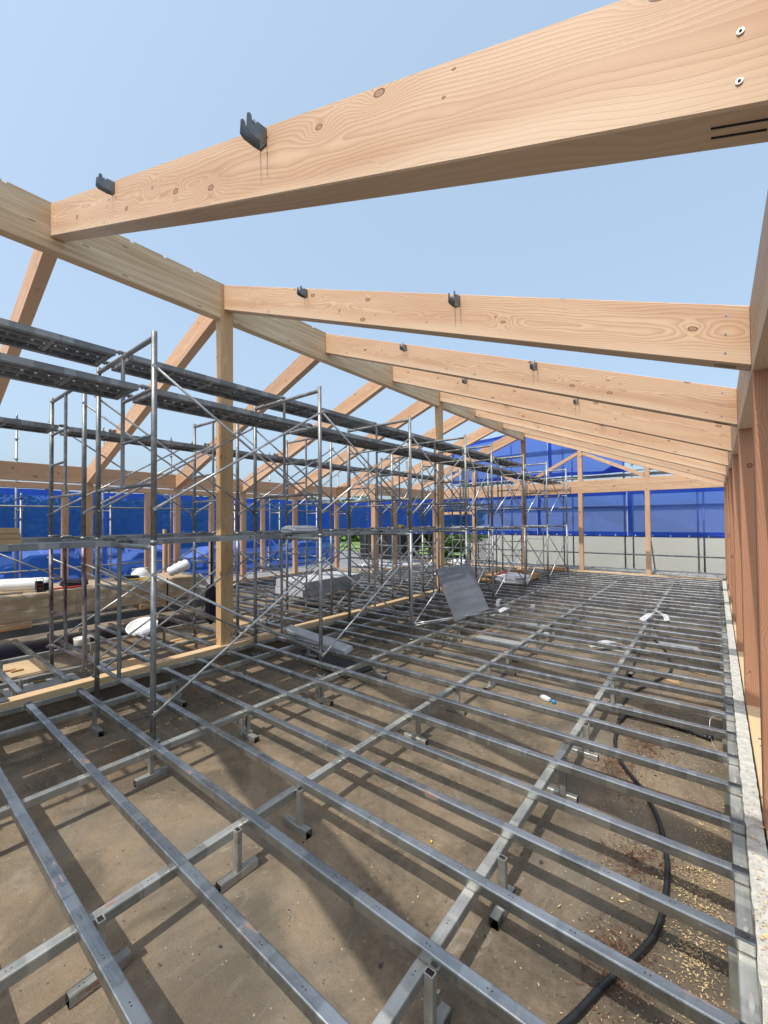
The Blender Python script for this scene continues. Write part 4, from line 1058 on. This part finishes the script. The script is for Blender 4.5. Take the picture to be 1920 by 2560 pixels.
# brace ends lying by the leaning board
for i, (a, b_) in enumerate((((-3.55, 5.2, .012), (-2.95, 6.9, .012)), ((-3.50, 5.12, .036), (-3.2, 6.6, .015)), ((-3.52, 5.15, .06), (-2.85, 7.1, .02)))):
    bm = bmesh.new(); rod(bm, a, b_, .011, 8); T(link('loose_brace', bm, PIPE2), ['lowest', 'middle', 'uppermost'][i]+' loose brace rod lying from the scaffold foot to the leaning board', 'brace rod')
# white straps
STRAP = plain('white_strap', (.82, .83, .85), .5, 0, .04)
def ribbon(pts, w, label):
    P = spline([(x, y, z+(.012 if z > -.1 else 0)) for x, y, z in pts], 6); bm = bmesh.new(); rows = []
    for i, p in enumerate(P):
        d = (P[min(i+1, len(P)-1)]-P[max(0, i-1)]).normalized(); s = Vector((0, 0, 1)).cross(d); s = s.normalized() if s.length > .05 else Vector((1, 0, 0))
        s = (s+Vector((0, 0, .5*math.sin(i*.35+.6)))).normalized(); rows.append([bm.verts.new(p+s*w*.65), bm.verts.new(p-s*w*.65)])
    for a, c in zip(rows, rows[1:]): bm.faces.new((a[0], a[1], c[1], c[0])).smooth = True
    bmesh.ops.solidify(bm, geom=bm.faces[:], thickness=.0015)
    T(link('white_strap', bm, STRAP), label, 'strap', 'loose white straps on the joists')
ribbon([(-.97, 8.15, .02), (-.9, 8.05, .09), (-.78, 8.0, .08), (-.72, 8.1, .012)], .05, 'upper curl of white strap on the right bearer')
ribbon([(-.93, 7.5, .01), (-.86, 7.75, .06), (-.78, 7.85, .09), (-.66, 7.85, .06), (-.62, 7.7, .01)], .055, 'looped white strap crossing the right bearer')
ribbon([(-3.13, 7.2, .01), (-3.13, 7.3, .12), (-3.05, 7.45, .09)], .05, 'upright white strap nearest the leaning board')
ribbon([(-2.93, 6.8, .01), (-2.85, 7.0, .05), (-2.72, 7.1, .012)], .055, 'wide folded white strap right of the leaning board')
ribbon([(-2.62, 7.55, .012), (-2.52, 7.35, .10), (-2.5, 7.1, .012)], .05, 'white strap bent over two joists')
ribbon([(-1.85, 7.1, -.01), (-1.7, 6.9, .03), (-1.55, 6.7, .012)], .05, 'short white strap in the middle of the joists')
ribbon([(-2.3, 6.7, -.24), (-2.1, 6.75, -.2), (-1.95, 6.9, -.24)], .05, 'white strap fallen on the slab left of the middle bearer')
ribbon([(-1.45, 6.5, -.22), (-1.2, 6.7, -.16), (-1.02, 6.8, -.2)], .06, 'white strap fallen on the slab left of the right bearer')
ribbon([(-3.05, 6.5, -.03), (-2.95, 6.35, .03), (-2.85, 6.5, .012)], .06, 'small white strap curl at the foot of the leaning board')
# grey offcuts on the slab in the middle
for i, (x, y, lx_, ly_, a) in enumerate(((-2.65, 6.3, .8, .35, 4), (-1.5, 6.9, 1.0, .3, -6), (-2.6, 7.4, .7, .35, 10), (-.5, 7.6, .5, .3, 8))):
    bm = bmesh.new(); rbox(bm, lx_, ly_, .012, .003, 1); T(link('grey_offcut', bm, SHEETG, None, Matrix.Translation((x, y, GZ+.009+.001*i))@Matrix.Rotation(R(a), 4, 'Z')), 'dusty grey offcut on the slab, '+['nearest the leaning board', 'between middle and right bearers', 'beyond the folded strap', 'below the looped strap'][i], 'offcut')

# hose
hs = [(-.62, 1.28), (-.5, 1.577), (-.449, 1.70), (-.386, 1.879), (-.31, 2.063), (-.253, 2.238), (-.234, 2.44), (-.238, 2.672), (-.262, 2.849), (-.311, 3.074), (-.377, 3.249), (-.446, 3.392), (-.606, 3.65), (-.687, 3.897), (-.712, 4.068), (-.735, 4.33), (-.74, 4.50), (-.78, 4.747), (-.73, 5.208), (-.571, 5.739), (-.472, 6.187), (-.524, 6.738), (-.621, 7.168), (-.8, 7.7)]
bm = bmesh.new(); P = spline([(x, y, GZ+.022) for x, y in hs], 14); path_tube(bm, P, [.0130+(.0010 if i % 2 else 0) for i in range(len(P))], 12)
T(link('hose', bm, BLACKR), 'long black flexible conduit snaking over the slab under the joists', 'hose')
bm = bmesh.new(); P = spline([(-.735, 4.40, GZ+.02), (-.70, 4.55, GZ+.03), (-.554, 4.60, GZ+.03), (-.33, 4.57, GZ+.022), (-.092, 4.50, GZ+.022)], 12); path_tube(bm, P, .022, 12); rod(bm, (-.10, 4.503, GZ+.022), (-.06, 4.495, GZ+.022), .03, 12)
T(link('hose', bm, BLACKR), 'short thick black hose with an open end pointing at the kerb', 'hose')
bt = empty('bottle', (-1.41, 4.48, GZ), 'crushed clear plastic bottle with blue cap on the slab', 'bottle')
pillow('body', -1.43, 4.48, GZ+.001, .11, .05, .04, R(-20), FILMT, bt, 31); bm = bmesh.new(); rod(bm, (-1.35, 4.445, GZ+.022), (-1.32, 4.43, GZ+.022), .017, 12); link('cap', bm, CYAN, bt)
T(beam('timber_offcut', (-.47, 5.88, GZ+.025), (-.35, 5.82, GZ+.025), .08, .045, PALE, None), 'short pale timber block on the slab near the hose', 'timber offcut')
T(beam('timber_offcut', (-.42, 6.43, GZ+.015), (-.13, 6.31, GZ+.015), .035, .02, PALE, None), 'long thin pale stick on the slab beyond the timber block', 'timber offcut')
bm = bmesh.new(); path_tube(bm, spline([(.0, 4.24, .004), (-.03, 4.16, .05), (-.07, 4.10, .02), (-.06, 4.02, -.10), (-.02, 3.98, -.16)], 8), .0022, 5); T(link('wire', bm, PIPE2), 'loose bent wire over the joist end near the kerb', 'wire')
bm = bmesh.new(); bmesh.ops.create_icosphere(bm, subdivisions=2, radius=.007); T(link('yellow_scrap', bm, YEL, None, Matrix.Translation((-1.335, 2.10, GZ+.012))), 'tiny yellow scrap on the slab between two bearers', 'scrap')
T(beam('steel_offcut', (-2.30, 5.45, GZ+.02), (-2.08, 5.42, GZ+.02), .035, .035, MAROON, None), 'short rusty tube offcut on the slab by the middle bearer', 'offcut')
T(beam('steel_plate', (-5.02, .55, .008), (-5.02, .86, .008), .12, .012, DARKS, None), 'dark steel plate lying on the middle sill at the left edge', 'plate')

# chips, shavings, leaves, grit
def debris(name, regions, mat, size, label, thin=.35, z=GZ+.003, zr=.01, seed=1):
    rnd = random.Random(seed); bm = bmesh.new()
    for (cx, cy, sx, sy, n) in regions:
        for _ in range(n):
            x, y = rnd.gauss(cx, sx), rnd.gauss(cy, sy)
            if x > .02 and z < -.1: continue
            s = size*rnd.uniform(.3, 1.25)*(2.2 if rnd.random() < .03 else 1); a = rnd.uniform(0, 6.3); t = thin*rnd.uniform(.5, 1.6)
            d = Vector((math.cos(a), math.sin(a), rnd.uniform(-.35, .35))); e = Vector((-math.sin(a), math.cos(a), rnd.uniform(-.4, .4)))
            c = Vector((x, y, z+rnd.random()*zr)); lift = Vector((0, 0, s*rnd.uniform(0, .35)))
            v = [bm.verts.new(c+d*s+lift), bm.verts.new(c+e*s*t), bm.verts.new(c-d*s+lift*.5), bm.verts.new(c-e*s*t)]
            bm.faces.new((v[0], v[1], v[3])); bm.faces.new((v[1], v[2], v[3]))
    T(link(name, bm, mat, None, norm=False), label, 'debris', kind='stuff')
debris('wood_shavings', [(-.08, 1.9, .07, .5, 1300), (-.10, 2.6, .06, .2, 900), (-.25, 1.4, .12, .2, 700), (-.07, 3.2, .05, .2, 500), (-.3, 3.3, .25, .8, 500), (-.3, 2.1, .2, .5, 400), (-.35, 4.8, .25, 1.2, 600), (-.12, 2.25, .03, .05, 260), (-.1, 4.1, .05, .2, 160), (-4.45, 1.3, .22, .5, 900), (-4.2, 2.0, .3, .6, 500), (-4.5, 3.2, .22, .8, 900), (-3.9, 1.2, .35, .4, 300), (-4.45, 5.6, .22, 1.5, 600), (-2.2, 3, 1.3, 1.6, 300), (-1.2, 2, .8, .8, 160), (-.9, 6.5, .8, 1.5, 300)], CHIP, .0066, 'pale wood shavings and chips scattered on the slab', thin=.28, seed=3)
debris('dead_leaves', [(-.52, 4.12, .09, .16, 1500), (-.62, 3.62, .07, .12, 1100), (-.55, 3.35, .08, .09, 500), (-.42, 3.9, .10, .2, 500), (-.36, 2.02, .07, .10, 1100), (-.40, 2.62, .09, .10, 600), (-.28, 2.75, .1, .06, 300), (-.5, 4.9, .12, .16, 800), (-.58, 5.5, .15, .25, 700), (-.3, 1.7, .06, .05, 200), (-.9, 3.0, .03, .05, 60), (-4.3, 2.6, .2, .8, 500)], CHIPD, .0125, 'brown dead needles and leaves gathered along the hose', thin=.12, zr=.022, seed=4)
GRIT = plain('dark_grit', (.05, .043, .036), .9, 0, .4, 30)
debris('grit', [(-2.2, 2.2, 1.2, 1.1, 420), (-1.0, 1.6, .7, .5, 120), (-3.6, 1.2, .5, .5, 160), (-1.5, 4.5, 1.3, 1.5, 260)], GRIT, .0045, 'small dark clods of grit scattered on the slab', thin=.9, seed=5)
debris('wood_shavings', [(.12, 1.9, .015, .5, 260), (.12, 2.9, .015, .5, 80)], CHIP, .008, 'fine wood shavings lying on top of the white kerb', z=.0, zr=.004, seed=6)
